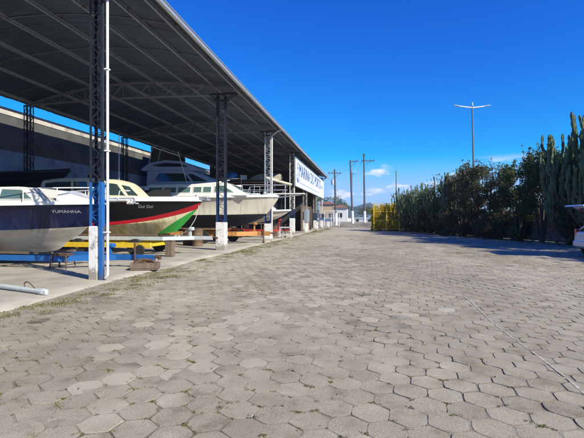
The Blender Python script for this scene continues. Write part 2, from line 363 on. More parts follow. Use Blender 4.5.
def paver_mat(sand=False):
    m = bpy.data.materials.new('joint_sand' if sand else 'hex_paver'); m.use_nodes = True
    n, l = m.node_tree.nodes, m.node_tree.links; b = n['Principled BSDF']; b.inputs['Roughness'].default_value = .88; b.inputs['Specular IOR Level'].default_value = .25
    g = n.new('ShaderNodeNewGeometry'); pos = g.outputs['Position']
    def nz(sc, det=5, ro=.55):
        t = n.new('ShaderNodeTexNoise'); t.inputs['Scale'].default_value = sc; t.inputs['Detail'].default_value = det; t.inputs['Roughness'].default_value = ro
        l.new(pos, t.inputs['Vector']); return t.outputs[0]
    def ramp(inp, stops):
        r = n.new('ShaderNodeValToRGB'); e = r.color_ramp.elements
        e[0].position, e[0].color = stops[0][0], (*stops[0][1], 1); e[1].position, e[1].color = stops[-1][0], (*stops[-1][1], 1)
        for p, c in stops[1:-1]:
            q = e.new(p); q.color = (*c, 1)
        l.new(inp, r.inputs[0]); return r.outputs[0]
    def mix(f, a, bb, mode='MIX'):
        x = n.new('ShaderNodeMix'); x.data_type = 'RGBA'; x.blend_type = mode
        if isinstance(f, float): x.inputs[0].default_value = f
        else: l.new(f, x.inputs[0])
        for i, q in ((6, a), (7, bb)):
            if isinstance(q, tuple): x.inputs[i].default_value = (*q, 1)
            else: l.new(q, x.inputs[i])
        return x.outputs[2]
    sandc = ramp(nz(1.7, 8), [(.3, (.42, .37, .275)), (.5, (.47, .415, .31)), (.7, (.53, .47, .355))])
    sandc = mix(.8, sandc, ramp(nz(95, 4, .75), [(.36, (.62, .60, .57)), (.5, (1, 1, 1)), (.66, (1.22, 1.2, 1.17))]), 'MULTIPLY')
    if sand:
        at = n.new('ShaderNodeAttribute'); at.attribute_name = 'dust'
        jo = ramp(nz(7, 6), [(.40, (.095, .08, .06)), (.62, (.23, .20, .15))])
        col = mix(at.outputs['Fac'], jo, sandc)
        moss = ramp(nz(.9, 5), [(.5, (0, 0, 0)), (.64, (1, 1, 1))])
        mo2 = n.new('ShaderNodeMath'); mo2.operation = 'MULTIPLY'; mo2.inputs[1].default_value = .16; l.new(moss, mo2.inputs[0])
        col = mix(mo2.outputs[0], col, (.12, .135, .045))
    else:
        at = n.new('ShaderNodeAttribute'); at.attribute_name = 'tint'
        dt = n.new('ShaderNodeAttribute'); dt.attribute_name = 'dust'
        base = ramp(at.outputs['Fac'], [(0, (.27, .238, .180)), (.25, (.32, .284, .217)), (.6, (.345, .308, .236)), (.9, (.375, .336, .26)), (.97, (.375, .336, .26)), (1, (.48, .44, .35))])
        ag = ramp(nz(130, 3, .7), [(.34, (.45, .43, .41)), (.5, (1, 1, 1)), (.66, (1.6, 1.57, 1.52))])
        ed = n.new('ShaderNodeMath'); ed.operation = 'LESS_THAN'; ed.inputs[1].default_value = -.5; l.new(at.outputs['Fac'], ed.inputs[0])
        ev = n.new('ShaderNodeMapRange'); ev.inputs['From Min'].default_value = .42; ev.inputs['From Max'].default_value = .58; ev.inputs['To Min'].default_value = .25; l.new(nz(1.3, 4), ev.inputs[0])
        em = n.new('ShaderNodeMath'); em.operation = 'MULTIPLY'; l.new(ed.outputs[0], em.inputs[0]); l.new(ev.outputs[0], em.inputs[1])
        ecol = mix(em.outputs[0], (.30, .27, .21), (.17, .148, .11)); base = mix(ed.outputs[0], base, ecol)  # paver sides coloured soil-dark, which also paints out their sunlit bevel highlight
        base = mix(.75, base, ag, 'MULTIPLY')
        st = ramp(nz(3.1, 8, .6), [(.3, (.62, .59, .55)), (.45, (.95, .94, .92)), (.6, (1.05, 1.05, 1.04)), (.72, (1.25, 1.24, 1.20))])
        base = mix(1.0, base, st, 'MULTIPLY')
        big = ramp(nz(.33, 5, .6), [(.35, (.82, .80, .77)), (.65, (1.14, 1.13, 1.11))])
        base = mix(.8, base, big, 'MULTIPLY')
        sp = ramp(nz(9, 6, .7), [(.60, (0, 0, 0)), (.70, (1, 1, 1))])
        spm = n.new('ShaderNodeMath'); spm.operation = 'MULTIPLY'; spm.inputs[1].default_value = .4; l.new(sp, spm.inputs[0])
        base = mix(spm.outputs[0], base, (.15, .13, .105))
        # thin sand dusting broken up by fine noise
        ad = n.new('ShaderNodeMath'); ad.operation = 'MULTIPLY_ADD'; ad.inputs[1].default_value = 1.0
        l.new(dt.outputs['Fac'], ad.inputs[0]); l.new(nz(14, 7, .7), ad.inputs[2])
        dm = n.new('ShaderNodeMapRange'); dm.inputs['From Min'].default_value = .62; dm.inputs['From Max'].default_value = 1.5; dm.inputs['To Max'].default_value = .72
        l.new(ad.outputs[0], dm.inputs[0])
        col = mix(dm.outputs[0], base, sandc)
    l.new(col, b.inputs['Base Color'])
    bp = n.new('ShaderNodeBump'); bp.inputs['Strength'].default_value = .55; bp.inputs['Distance'].default_value = .006
    bh = n.new('ShaderNodeMath'); bh.operation = 'MULTIPLY_ADD'; bh.inputs[1].default_value = .5
    l.new(nz(160, 3, .7), bh.inputs[0]); l.new(nz(28, 6, .6), bh.inputs[2])
    l.new(bh.outputs[0], bp.inputs['Height']); l.new(bp.outputs[0], b.inputs['Normal'])
    return m

def road_left(y): return -6.05 + .35 * mnoise.noise(Vector((0, y * .25, 9)))
def road_right(y): return min(30, 11.4 - .285 * (y - 26.5)) + 1.5 if y < 58 else 3.5
def warp(x, y):
    return x + .05 * mnoise.noise(Vector((x * .45, y * .45, 21))), y + .05 * mnoise.noise(Vector((x * .45, y * .45, 31)))
def pavers():
    flat = .30; Rr = flat / math.sqrt(3); rowh = Rr * 1.5; th = R(-7)
    ct, sn = math.cos(th), math.sin(th)
    V = []; F12 = []; starts = []; sizes = []; tint = []; dust = []
    lv = []
    r = random.Random(3)
    for j in range(-90, 360):
        for i in range(-90, 110):
            u = (i + .5 * (j % 2)) * flat; w = j * rowh
            x = u * ct - w * sn + .08 * math.sin(w * .5); y = u * sn + w * ct
            x, y = warp(x, y)
            if y < 1.2 or y > 76: continue
            if x < road_left(y) or x > road_right(y): continue
            if abs(x + .1736 * y) > 1.1 * y + 3: continue
            near = y < 15
            dd = dustmask(x, y)
            if x < road_left(y) + 1.2 and mnoise.noise(Vector((x * 1.5, y * 1.5, 2))) > .15: continue
            h = r.gauss(0, .0012); tx = r.gauss(0, .007); ty = r.gauss(0, .007)
            if r.random() < .01: h -= .008
            gap = .0028 + r.random() ** 2 * .0045
            rot = r.gauss(0, .02); cx = x + r.gauss(0, .002); cy = y + r.gauss(0, .002)
            k = 6; sub = 3 if near else 1
            ring = []
            for c in range(k):
                a0 = R(30) + c * math.pi / 3 + th + rot; a1 = a0 + math.pi / 3
                p0 = (math.cos(a0), math.sin(a0)); p1 = (math.cos(a1), math.sin(a1))
                for q in range(sub):
                    f = q / sub; px = (p0[0] * (1 - f) + p1[0] * f); py = (p0[1] * (1 - f) + p1[1] * f)
                    jit = r.gauss(0, .0024) if near else 0
                    if q == 0: jit -= abs(r.gauss(0, .007)) + (.03 * r.random() if r.random() < .05 else 0)
                    RR = Rr - gap + jit
                    ring.append((px * RR, py * RR))
            n = len(ring); o = len(V); zb = rise(cx, cy)
            def zt(a, b2): return zb + h + tx * a + ty * b2
            for (a, b2) in ring: V.append((cx + a * .97, cy + b2 * .97, zt(a, b2)))
            for (a, b2) in ring: V.append((cx + a, cy + b2, zt(a, b2) - .003))
            for (a, b2) in ring: V.append((cx + a, cy + b2, zb - .03))
            t = min(.93, max(0, r.gauss(.5, .15)))
            if r.random() < .002: t = 1
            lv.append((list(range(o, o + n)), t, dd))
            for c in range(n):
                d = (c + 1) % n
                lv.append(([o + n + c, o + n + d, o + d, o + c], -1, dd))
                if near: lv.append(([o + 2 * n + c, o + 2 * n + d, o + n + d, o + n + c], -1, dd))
    me = bpy.data.meshes.new('pavement')
    me.from_pydata(V, [], [q[0] for q in lv])
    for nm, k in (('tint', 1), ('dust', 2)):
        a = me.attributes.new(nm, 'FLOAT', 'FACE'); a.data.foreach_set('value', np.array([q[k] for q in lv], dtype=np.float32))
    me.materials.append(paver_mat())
    return tag(link(bpy.data.objects.new('pavement', me)), kind='structure')
pavers()
def sand_sheet():
    V = []; D = []; F = []
    def patch(x0, x1, y0, y1, st):
        nx = int((x1 - x0) / st) + 1; ny = int((y1 - y0) / st) + 1; o = len(V)
        for j in range(ny):
            y = y0 + (y1 - y0) * j / (ny - 1)
            for i in range(nx):
                x = x0 + (x1 - x0) * i / (nx - 1)
                d = dustmask(x, y)
                edge = max(0, min(1, (road_left(y) + .9 - x) / .9))
                dd = max(d, edge)
                fill = max(0, min(1, .5 + 1.3 * mnoise.noise(Vector((x * .9, y * .8, 17))) + .9 * mnoise.noise(Vector((x * 4, y * 4, 27)))))
                dj = dd * dd * .8
                z = -.0068 + .0036 * fill + (.0066 - .0036 * fill) * dj + .0012 * dd * mnoise.noise(Vector((x * 5, y * 5, 41))) + .0022 * mnoise.noise(Vector((x * 9, y * 9, 1))) + .004 * edge * mnoise.noise(Vector((x * 3, y * 3, 5)))
                V.append((x, y, z + rise(x, y))); D.append(max(dd * .6, .45 * fill))
        F.extend((o + j * nx + i, o + j * nx + i + 1, o + (j + 1) * nx + i + 1, o + (j + 1) * nx + i) for j in range(ny - 1) for i in range(nx - 1))
    patch(-7, 7.4, 1, 13, .05)
    patch(-7, 13, 13, 30, .14)
    patch(-7, 11, 30, 80, .5)
    patch(7.4, 13, 1, 13, .14)
    o = np_mesh('joint_sand', V, F, paver_mat(True), smooth=True)
    a = o.data.attributes.new('dust', 'FLOAT', 'POINT'); a.data.foreach_set('value', np.array(D, dtype=np.float32))
    tag(o, kind='structure')
sand_sheet()
# faded painted line on the pavers
mb = MB(); r_ = random.Random(4); Lp = []
for k in range(111):
    y = 3.3 + k * .05; x = 1.88 + .03 * math.sin(y * 1.7); Lp.append((x - .008 - .010 * r_.random(), x + .008 + .010 * r_.random(), y))
for k in range(110):
    if k in (40, 41) or r_.random() < .12: continue
    a, b = Lp[k], Lp[k + 1]; mb.add([(a[0], a[2], .0036), (a[1], a[2], .0036), (b[1], b[2], .0036), (b[0], b[2], .0036)], [(0, 1, 2, 3)])
M['line_paint'] = mat('road_paint', (.52, .48, .41), .8, var=.3, scale=20, dirt=(.36, .32, .25), dscale=16, dmin=.38, dmax=.54)
tag(mb.build('painted_line', 'line_paint'), kind='structure')
# concrete apron of the shed
def floor():
    m = mat('shed_concrete', (.40, .362, .29), .9, var=.16, scale=1.1, bump=.25, bscale=18, dirt=(.26, .235, .20), dscale=.7, dmin=.5, dmax=.72)
    xs = [-6.0, -6.6, -7.4, -8.6, -10, -12, -14, -16, -18.5]; V = []; F = []
    ys = np.arange(-6, 64, .5); nx = len(xs) + 1
    for y in ys:
        e = road_left(y) + .02
        V.append((e, y, -.01)); V.append((e - .05, y, .04 + .006 * mnoise.noise(Vector((0, y, 1)))))
        for x in xs[1:]: V.append((x, y, .045 + .008 * mnoise.noise(Vector((x * .5, y * .5, 1)))))
    for j in range(len(ys) - 1):
        for i in range(nx - 1): F.append((j * nx + i + 1, j * nx + i, (j + 1) * nx + i, (j + 1) * nx + i + 1))
    tag(np_mesh('shed_floor', V, F, m), kind='structure')
floor()

# ---------------------------------------------------------------- boat shed
AX0, AX1 = -17.4, -5.6
def arch(x):
    t = (x - AX0) / (AX1 - AX0); base = 7.45 + .08 * t
    return base + .85 * 4 * t * (1 - t) * (1 - .0 * t)
shed = thing('boat_shed', 'long open-sided boat shed with arched grey sheet roof on lattice columns', 'boat shed', (-11.5, 30, 0))
sl = (-11.5, 30, 0)
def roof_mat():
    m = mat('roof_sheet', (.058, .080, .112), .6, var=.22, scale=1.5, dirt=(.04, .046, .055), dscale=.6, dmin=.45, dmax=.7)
    n, l = m.node_tree.nodes, m.node_tree.links; b = n['Principled BSDF']
    t = n.new('ShaderNodeTexCoord')
    w = n.new('ShaderNodeTexWave'); w.wave_type = 'BANDS'; w.bands_direction = 'Y'; w.wave_profile = 'SIN'; w.inputs['Scale'].default_value = 1.8
    l.new(t.outputs['Object'], w.inputs['Vector'])
    bp = n.new('ShaderNodeBump'); bp.inputs['Distance'].default_value = .04; bp.inputs['Strength'].default_value = .7
    l.new(w.outputs[0], bp.inputs['Height']); l.new(bp.outputs[0], b.inputs['Normal'])
    return m
mb = MB(); N = 24; Y0, Y1 = -3.0, 63.0
step = 1.0; ysr = np.arange(Y0, Y1 + .01, step)
for k, y in enumerate(ysr[:-1]):      # overlapping sheets, each a little above its neighbour
    lift = .012 * (k % 2)
    px = [AX0 + (AX1 - AX0) * i / N for i in range(N + 1)]
    vs = []
    for yy in (y, y + step + .06):
        for x in px: vs.append((x, yy, arch(x) + lift))
    for yy in (y, y + step + .06):
        for x in px: vs.append((x, yy, arch(x) + lift + .008))
    n1 = N + 1; fs = []
    for i in range(N):
        fs.append((i, i + 1, n1 + i + 1, n1 + i)); fs.append((2 * n1 + i, 3 * n1 + i, 3 * n1 + i + 1, 2 * n1 + i + 1))
        fs.append((i, 2 * n1 + i, 2 * n1 + i + 1, i + 1)); fs.append((n1 + i, n1 + i + 1, 3 * n1 + i + 1, 3 * n1 + i))
    fs.append((0, n1, 3 * n1, 2 * n1)); fs.append((N, 2 * n1 + N, 3 * n1 + N, n1 + N))
    mb.add(vs, fs)
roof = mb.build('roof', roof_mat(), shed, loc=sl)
mb = MB()
for (a, b) in ((-3, 20), (20.02, 43), (43.02, 63.05)):
    mb.box((AX1 + .05, (a + b) / 2, 7.50), (.10, b - a, .13)); mb.box((AX1 + .115, (a + b) / 2, 7.565), (.03, b - a, .02))
mb.build('gutter', 'galv', roof, loc=sl)
for x in (-17.0, -15.3, -13.6, -11.9, -10.2, -8.6, -7.1, -5.95):
    mb = MB(); z = arch(x) - .075
    mb.box((x, 30, z), (.05, 66, .13)); mb.box((x + .035, 30, z + .06), (.02, 66, .012)); mb.box((x + .035, 30, z - .06), (.02, 66, .012))
    mb.build('purlin', 'roof_steel', shed, loc=sl)
for y in np.arange(-1.4, 62.5, 2.75):
    mb = MB()
    for i in range(12):
        a, b = AX0 + (AX1 - AX0) * i / 12, AX0 + (AX1 - AX0) * (i + 1) / 12; mb.bar((a, y, arch(a) - .018), (b, y, arch(b) - .018), .035, .02)
    mb.build('rafter', 'rafter_steel', shed, loc=sl)
COLY = [9.4, 18.9, 27.6, 37.0, 45.0, 54.0, 61.5]
COLX = {18.9: -6.7, 9.4: -6.49}
def truss(y):
    mb = MB(); xs = [AX0 + .1 + (-6.3 - AX0) * i / 16 for i in range(17)]
    top = [(x, y, arch(x) - .20) for x in xs]; zb = [7.30 + .12 * math.sin(math.pi * i / 16) for i in range(17)]
    bot = [(x, y, z) for x, z in zip(xs, zb)]
    for i in range(16):
        for dy in (-.05, .05):
            mb.bar((top[i][0], y + dy, top[i][2]), (top[i + 1][0], y + dy, top[i + 1][2]), .05, .05)
            mb.bar((bot[i][0], y + dy, bot[i][2]), (bot[i + 1][0], y + dy, bot[i + 1][2]), .05, .05)
        if i % 2: mb.bar(bot[i], top[i + 1], .035, .035)
        else: mb.bar(top[i], bot[i + 1], .035, .035)
        if i > 1 and i % 1 == 0: mb.bar(top[i], bot[i], .03, .03)
    mb.build('truss', 'truss_steel', shed, loc=sl)
for y in [0.5] + COLY: truss(y)

def lattice(mb, x, y, z0, z1, wx=.40, wy=.24, p=.30, chord=.06, lace=.028):
    for sx in (-1, 1):
        for sy in (-1, 1):
            cx, cy = x + sx * wx / 2, y + sy * wy / 2
            mb.box((cx, cy + 0, (z0 + z1) / 2), (chord, .008, z1 - z0)); mb.box((cx + sx * (chord / 2 - .004), cy - sy * (chord / 2 - .002), (z0 + z1) / 2), (.008, chord - .012, z1 - z0))
    n = max(1, int(round((z1 - z0) / p))); dz = (z1 - z0) / n
    for i in range(n):
        a, b = z0 + i * dz, z0 + (i + 1) * dz; s = 1 if i % 2 else -1
        for sy in (-1, 1): mb.bar((x - s * wx / 2, y + sy * (wy / 2 - .012), a), (x + s * wx / 2, y + sy * (wy / 2 - .012), b), lace, .012)
        for sx in (-1, 1): mb.bar((x + sx * (wx / 2 - .014), y - s * wy / 2, a), (x + sx * (wx / 2 - .014), y + s * wy / 2, b), .012, lace)
        for sy in (-1, 1): mb.bar((x - wx / 2, y + sy * (wy / 2 - .02), a), (x + wx / 2, y + sy * (wy / 2 - .02), a), lace * .8, .012)
def column(i, y):
    x = COLX.get(y, -6.5); top = 7.30
    zb = [1.38, 1.33, 1.15, 1.5, 1.3, 1.2, 1.2][i]; zu = [2.42, 2.75, 2.3, 2.35, 2.2, 2.2, 2.2][i]
    up = ['dark_steel', 'dark_steel', 'grey_steel', 'worn_white', 'concrete_post', 'concrete_post', 'worn_white'][i]
    wx = .30 if i == 0 else .38
    mb = MB(); lattice(mb, x, y, zu, top, wx=wx, p=.30)
    c = mb.build('column', up, shed, loc=sl)
    c['label'] = ['dark lattice column with scuffed white foot and white downpipe', 'dark lattice column with square white foot', 'pale grey lattice column with white downpipe', 'whitewashed lattice column at the near end of the sign', 'weathered lattice column under the sign', 'weathered lattice column under the far half of the sign', 'whitewashed lattice column at the far end'][i]
    mb = MB(); lattice(mb, x, y, (zb if i else 1.35), zu, wx=wx, p=.26, chord=.07 if i else .075)
    if i == 0: mb.box((x + wx / 2 - .01, y - .15, 1.23), (.085, .05, 2.40))
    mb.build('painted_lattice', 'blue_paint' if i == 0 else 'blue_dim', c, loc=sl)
    mb = MB()
    if i == 0: mb.box((x - .065, y - .02, .68), (.24, .32, 1.34), bev=.02)
    else: mb.box((x, y, zb / 2 + .02), (.46 if i < 4 else .40, .38, zb), bev=.02)
    mb.build('column_foot', 'worn_white' if i != 2 else 'white_paint', c, loc=sl)
    mb = MB()   # bracket carrying the truss end and the eave
    for dy in (-.1, .1):
        mb.bar((x - .55, y + dy, 7.36), (x + .75, y + dy, 7.36), .06, .06); mb.bar((x - .35, y + dy, 7.08), (x + .35, y + dy, 7.08), .05, .05)
        mb.bar((x - .55, y + dy, 7.36), (x - .2, y + dy, 7.08), .04); mb.bar((x + .75, y + dy, 7.36), (x + .2, y + dy, 7.08), .04)
        mb.bar((x, y + dy, 7.36), (x - .35, y + dy, 7.08), .03); mb.bar((x, y + dy, 7.36), (x + .35, y + dy, 7.08), .03)
    mb.build('bracket', 'dark_steel', c, loc=sl)
    if i in (0, 2):
        mb = MB(); X = x + (.235 if i == 0 else .285); yy = y - (.02 if i == 0 else .10)
        mb.tube([(AX1 + .0, yy, 7.42), (X + .35, yy, 7.32), (X, yy, 7.05), (X, yy, .32), (X, yy, .2), (X + .02, yy - .05, .12), (X + .05, yy - .16, .10)], .033 if i == 0 else .05, 12)
        for z in (1.2, 3.2, 5.2): mb.box((X - .02, yy, z), (.13, .11, .03))
        mb.build('downpipe', 'white_paint', c, smooth=True, loc=sl)
for i, y in enumerate(COLY): column(i, y)
for y in [0.5] + COLY:
    mb = MB(); lattice(mb, -17.05, y, .05, 7.32, wx=.34, wy=.22); mb.build('rear_column', 'dark_steel', shed, loc=sl)
# dark partition closing the far bays
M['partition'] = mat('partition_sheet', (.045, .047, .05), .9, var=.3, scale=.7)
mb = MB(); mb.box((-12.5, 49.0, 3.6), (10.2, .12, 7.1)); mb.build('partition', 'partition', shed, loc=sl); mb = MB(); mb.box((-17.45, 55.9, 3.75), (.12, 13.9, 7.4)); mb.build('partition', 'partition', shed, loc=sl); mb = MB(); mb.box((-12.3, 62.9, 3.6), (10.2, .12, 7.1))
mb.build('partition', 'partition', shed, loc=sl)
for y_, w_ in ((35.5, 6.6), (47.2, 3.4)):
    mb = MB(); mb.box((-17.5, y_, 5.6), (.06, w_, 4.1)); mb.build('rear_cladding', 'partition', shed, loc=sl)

# boundary wall behind the shed
wl_ = (-18.75, 28, 0)
wall = thing('boundary_wall', 'tall dark stained wall with cream coping behind the boat shed', 'wall', wl_)
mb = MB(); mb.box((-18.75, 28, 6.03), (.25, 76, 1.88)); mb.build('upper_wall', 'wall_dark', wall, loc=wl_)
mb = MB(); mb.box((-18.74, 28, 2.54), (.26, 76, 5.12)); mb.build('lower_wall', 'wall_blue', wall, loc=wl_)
mb = MB(); mb.box((-18.74, 28, 7.28), (.34, 76, .12)); mb.build('capping', 'dark_steel', wall, loc=wl_)
mb = MB(); mb.box((-18.74, 28, 7.095), (.30, 76, .24)); mb.build('coping', 'band_cream', wall, loc=wl_)
for yy in (16.0, 25.5, 33.0):
    mb = MB()
    mb.box((-18.57, yy, 3.2), (.08, .10, 2.6)); mb.box((-18.57, yy + 1.9, 3.2), (.08, .10, 2.6)); mb.box((-18.57, yy + .95, 4.55), (.08, 2.0, .10))
    d = mb.build('opening_frame', 'concrete_post', wall, loc=wl_)
    mb = MB(); mb.box((-18.59, yy + .95, 3.2), (.03, 1.78, 2.58)); mb.build('opening_panel', 'partition', d, loc=wl_)

# sign board
SX, SY0, SY1, SZ0, SZ1 = -6.22, 36.7, 62.0, 4.42, 6.98
sg = thing('marina_sign', 'long white sign board with blue lettering and anchor under the eave', 'sign', (SX, 49, 0)); sgl = (SX, 49, 0)
def slant(y, z0, z1): return z0, z1
mb = MB(); mb.box((SX, (SY0 + SY1) / 2, (SZ0 + SZ1) / 2), (.08, SY1 - SY0, SZ1 - SZ0)); sp = mb.build('panel', 'chrome_sign', sg, loc=sgl)
mb = MB()
for z in (SZ0, SZ1): mb.box((SX + .02, (SY0 + SY1) / 2, z), (.10, SY1 - SY0 + .1, .07))
for y in (SY0, 57.5, SY1): mb.box((SX + .022, y, (SZ0 + SZ1) / 2), (.10, .07, SZ1 - SZ0 - .075))
mb.build('frame', 'galv', sg, loc=sgl)
def sign_text(txt, size, yc, zc, material, sy=1.0, bold=.0, name='lettering', space=1.05):
    v, f = text_mesh(txt, size, space=space)
    mb = MB(); n = len(v)
    pts0 = [(SX + .046, yc + a * sy, zc + b) for a, b, c in v]
    mb.add(pts0, f)
    mb.add([(SX + .062, p[1], p[2]) for p in pts0], f)
    return mb.build(name, material, sg, loc=sgl)
sign_text('MARINA DO PORTO', 1.75, 48.2, 6.02, 'sign_blue', sy=1.12)
sign_text('MARINA DO PORTO', 1.75, 48.32, 5.99, 'sign_pale', sy=1.12, name='lettering_shadow').location.x -= .012
mb = MB(); mb.box((SX + .05, 47.5, 4.89), (.012, 17, .10)); mb.build('stripe', 'sign_pale', sg, loc=sgl)
mb = MB()
for i, (y, z) in enumerate([(58.6, 5.9), (59.6, 5.9), (60.5, 5.9)]):
    mb.lathe([(.35, 0), (.35, .012), (.22, .014)], (SX + .046, y, z), 'X', 20)
mb.build('emblem', 'sign_pale', sg, loc=sgl)
mb = MB(); yc = 38.1; zc = 5.72; xx = SX + .055    # anchor: ring, shank, stock and curved arms
mb.bar((xx, yc, zc - .85), (xx, yc, zc + .65), .09, .015); mb.bar((xx, yc - .32, zc + .42), (xx, yc + .32, zc + .42), .015, .09)
ring = [(xx, yc + .14 * math.cos(a), zc + .80 + .14 * math.sin(a)) for a in [i * math.pi / 6 for i in range(13)]]
mb.tube(ring, .03, 6)
arc = [(xx, yc + .62 * math.cos(a), zc - .25 + .62 * math.sin(a)) for a in [R(200) + i * R(14) for i in range(11)]]
mb.tube(arc, [.02] + [.05] * 9 + [.02], 6)
for s in (-1, 1): mb.add([(xx, yc + s * .72, zc - .30), (xx, yc + s * .46, zc - .42), (xx, yc + s * .62, zc - .14)], [(0, 1, 2)])
mb.build('anchor_emblem', 'sign_blue', sg, loc=sgl)

# ---------------------------------------------------------------- boats
class Hull:
    def __init__(s, L, B, zs0, zs1, zc, zk, rake, rise_, flare=.82, pt=2.6, q=.85, zc1=None, kp=5):
        s.__dict__.update(locals())
        s.zc1 = zc1 if zc1 is not None else zc + (zs1 - zc) * .45
    def bs(s, t):
        t = min(1.0, max(0.0, t)); return s.B / 2 * (.90 + .10 * math.sin(math.pi * min(1, t * 1.4) * .9)) * max(0, 1 - t ** s.pt) ** s.q
    def bc(s, t):
        t = min(1.0, max(0.0, t)); return s.B / 2 * s.flare * max(0, 1 - t ** (s.pt * .72)) ** (s.q * 1.15)
    def zs(s, t): return s.zs0 + (s.zs1 - s.zs0) * t ** 1.8
    def zcf(s, t): return s.zc + (s.zc1 - s.zc) * t ** 2.6
    def zkf(s, t): return s.zk + s.rise_ * t ** s.kp
    def pt_(s, t, u):
        """u 0 sheer .. .6 chine .. 1 keel"""
        if u <= .6:
            f = u / .6; g = f ** .8
            y = s.bs(t) * (1 - g) + s.bc(t) * g - .06 * s.B * math.sin(math.pi * f) * t * (1 - t) * 2
            z = s.zs(t) * (1 - f) + s.zcf(t) * f
        else:
            f = (u - .6) / .4; y = s.bc(t) * (1 - f ** 1.15); z = s.zcf(t) * (1 - f) + s.zkf(t) * f + .02 * math.sin(math.pi * f)
        zz = (s.zs(t) - z) / max(.01, s.zs(t) - s.zkf(1)); zz = max(0, zz)
        x = t * s.L - s.rake * (min(1.3, zz) ** 1.25) * t ** 3
        return x, max(0, y), z
    def build(s, parent, mats, nt=36, rows=(10, 8), name='hull', split=None):
        us = [.6 * i / rows[0] for i in range(rows[0] + 1)] + [.6 + .4 * (i + 1) / rows[1] for i in range(rows[1])]
        ts = [1 - (1 - i / nt) ** 1.35 for i in range(nt + 1)]
        mb = MB(); nu = len(us)
        for sd_ in (-1, 1):
            vs = [(lambda p: (p[0], p[1] * sd_, p[2]))(s.pt_(t, u)) for t in ts for u in us]
            fs = [(i * nu + j, i * nu + j + 1, (i + 1) * nu + j + 1, (i + 1) * nu + j) for i in range(nt) for j in range(nu - 1)]
            o = len(mb.v); mb.v += vs; mb.f += [tuple(a + o for a in f) for f in fs]
            for i in range(nt):
                for j in range(nu - 1): mb.m.append((1 if us[j] >= .6 - 1e-6 else 0) if len(mats) > 1 else 0)
        # transom
        l_ = [i for i in range(nu)]; r_ = [i + (nt + 1) * nu for i in range(nu)]
        mb.f.append(tuple(l_ + r_[::-1])); mb.m.append(0)
        import bmesh
        me = bpy.data.meshes.new(name); me.from_pydata(mb.v, [], mb.f)
        for m in mats: me.materials.append(M[m] if isinstance(m, str) else m)
        me.polygons.foreach_set('material_index', mb.m)
        bm = bmesh.new(); bm.from_mesh(me); bmesh.ops.remove_doubles(bm, verts=bm.verts, dist=.002); bmesh.ops.recalc_face_normals(bm, faces=bm.faces); bm.to_mesh(me); bm.free()
        me.polygons.foreach_set('use_smooth', [True] * len(me.polygons)); me.set_sharp_from_angle(angle=R(28))
        s.obj = link(bpy.data.objects.new(name, me), parent); return s.obj
    def deck(s, parent, m='gelcoat', inset=0.0, dz=0.0, name='deck', t0=0.0, nt=30, crown=.06):
        mb = MB(); ts = [t0 + (1 - t0) * i / nt for i in range(nt + 1)]; k = 6
        vs = []
        for t in ts:
            x, y, z = s.pt_(t, 0); y = max(0, y - inset)
            for j in range(k + 1):
                w = -1 + 2 * j / k; vs.append((x, y * w, z + dz + crown * (1 - w * w)))
        fs = [(i * (k + 1) + j, (i + 1) * (k + 1) + j, (i + 1) * (k + 1) + j + 1, i * (k + 1) + j + 1) for i in range(nt) for j in range(k)]
        mb.add(vs, fs); return mb.build(name, m, parent, smooth=True)
    def gunwale(s, parent, m='gelcoat', h=.10, out=.03, name='gunwale', up=.0, nt=40, t1=1.0):
        mb = MB()
        for sd_ in (-1, 1):
            vs = []
            for i in range(nt + 1):
                t = t1 * (1 - (1 - i / nt) ** 1.3); x, y, z = s.pt_(t, 0)
                for (dy, dz) in ((out, -h * .5), (out, h * .5), (0, h * .62), (-out * 2.4, h * .62), (-out * 2.4, -h * .5)):
                    vs.append((x + (.03 if t > .97 else 0), sd_ * max(0.0, y + dy), z + dz + up))
            n = 5; fs = [(i * n + j, i * n + (j + 1) % n, (i + 1) * n + (j + 1) % n, (i + 1) * n + j) for i in range(nt) for j in range(n)]
            mb.add(vs, fs)
        return mb.build(name, m, parent, smooth=True)
    def side_y(s, x, z):
        best = None; lo_, hi_ = 0.0, 1.0
        t = x / s.L; u = .3
        for _ in range(25):
            p = s.pt_(t, u); t += (x - p[0]) / s.L; t = max(0, min(1, t))
            zt, zb = s.zs(t), s.zcf(t)
            u = .6 * max(0, min(1, (zt - z) / max(.01, zt - zb)))
        return s.pt_(t, u)[1]
    def rail(s, parent, t0, t1, h, n=6, r=.014, m='steel_rail', inset=.08, name='rail', pul=0.0):
        mb = MB()
        for sd_ in (-1, 1):
            P = []
            for i in range(25):
                t = t0 + (t1 - t0) * i / 24; x, y, z = s.pt_(t, 0)
                hh = h * (min(1, i / 2.0) ** .5)
                P.append((x + pul * (i / 24) ** 3, sd_ * max(.0, y - inset), z + hh + .05))
            mb.tube(P, r, 6)
            for i in range(n):
                q = P[2 + int(22 * i / max(1, n - 1))]; t = t0 + (t1 - t0) * (2 + int(22 * i / max(1, n - 1))) / 24
                x, y, z = s.pt_(t, 0); mb.tube([(x, sd_ * max(0, y - inset), z), q], r * .85, 6)
        return mb.build(name, m, parent, smooth=True)
def hull_text(H, parent, txt, size, xc, zc, m, side=-1, shear=0, sx=1.0):
    v, f = text_mesh(txt, size, shear)
    vs = []
    for a, b, c in v:
        x = xc + a * sx * (1 if side < 0 else -1); z = zc + b
        vs.append((x, side * (H.side_y(x, z) + .006), z))
    mb = MB(); mb.add(vs, f); return mb.build('lettering', m, parent)
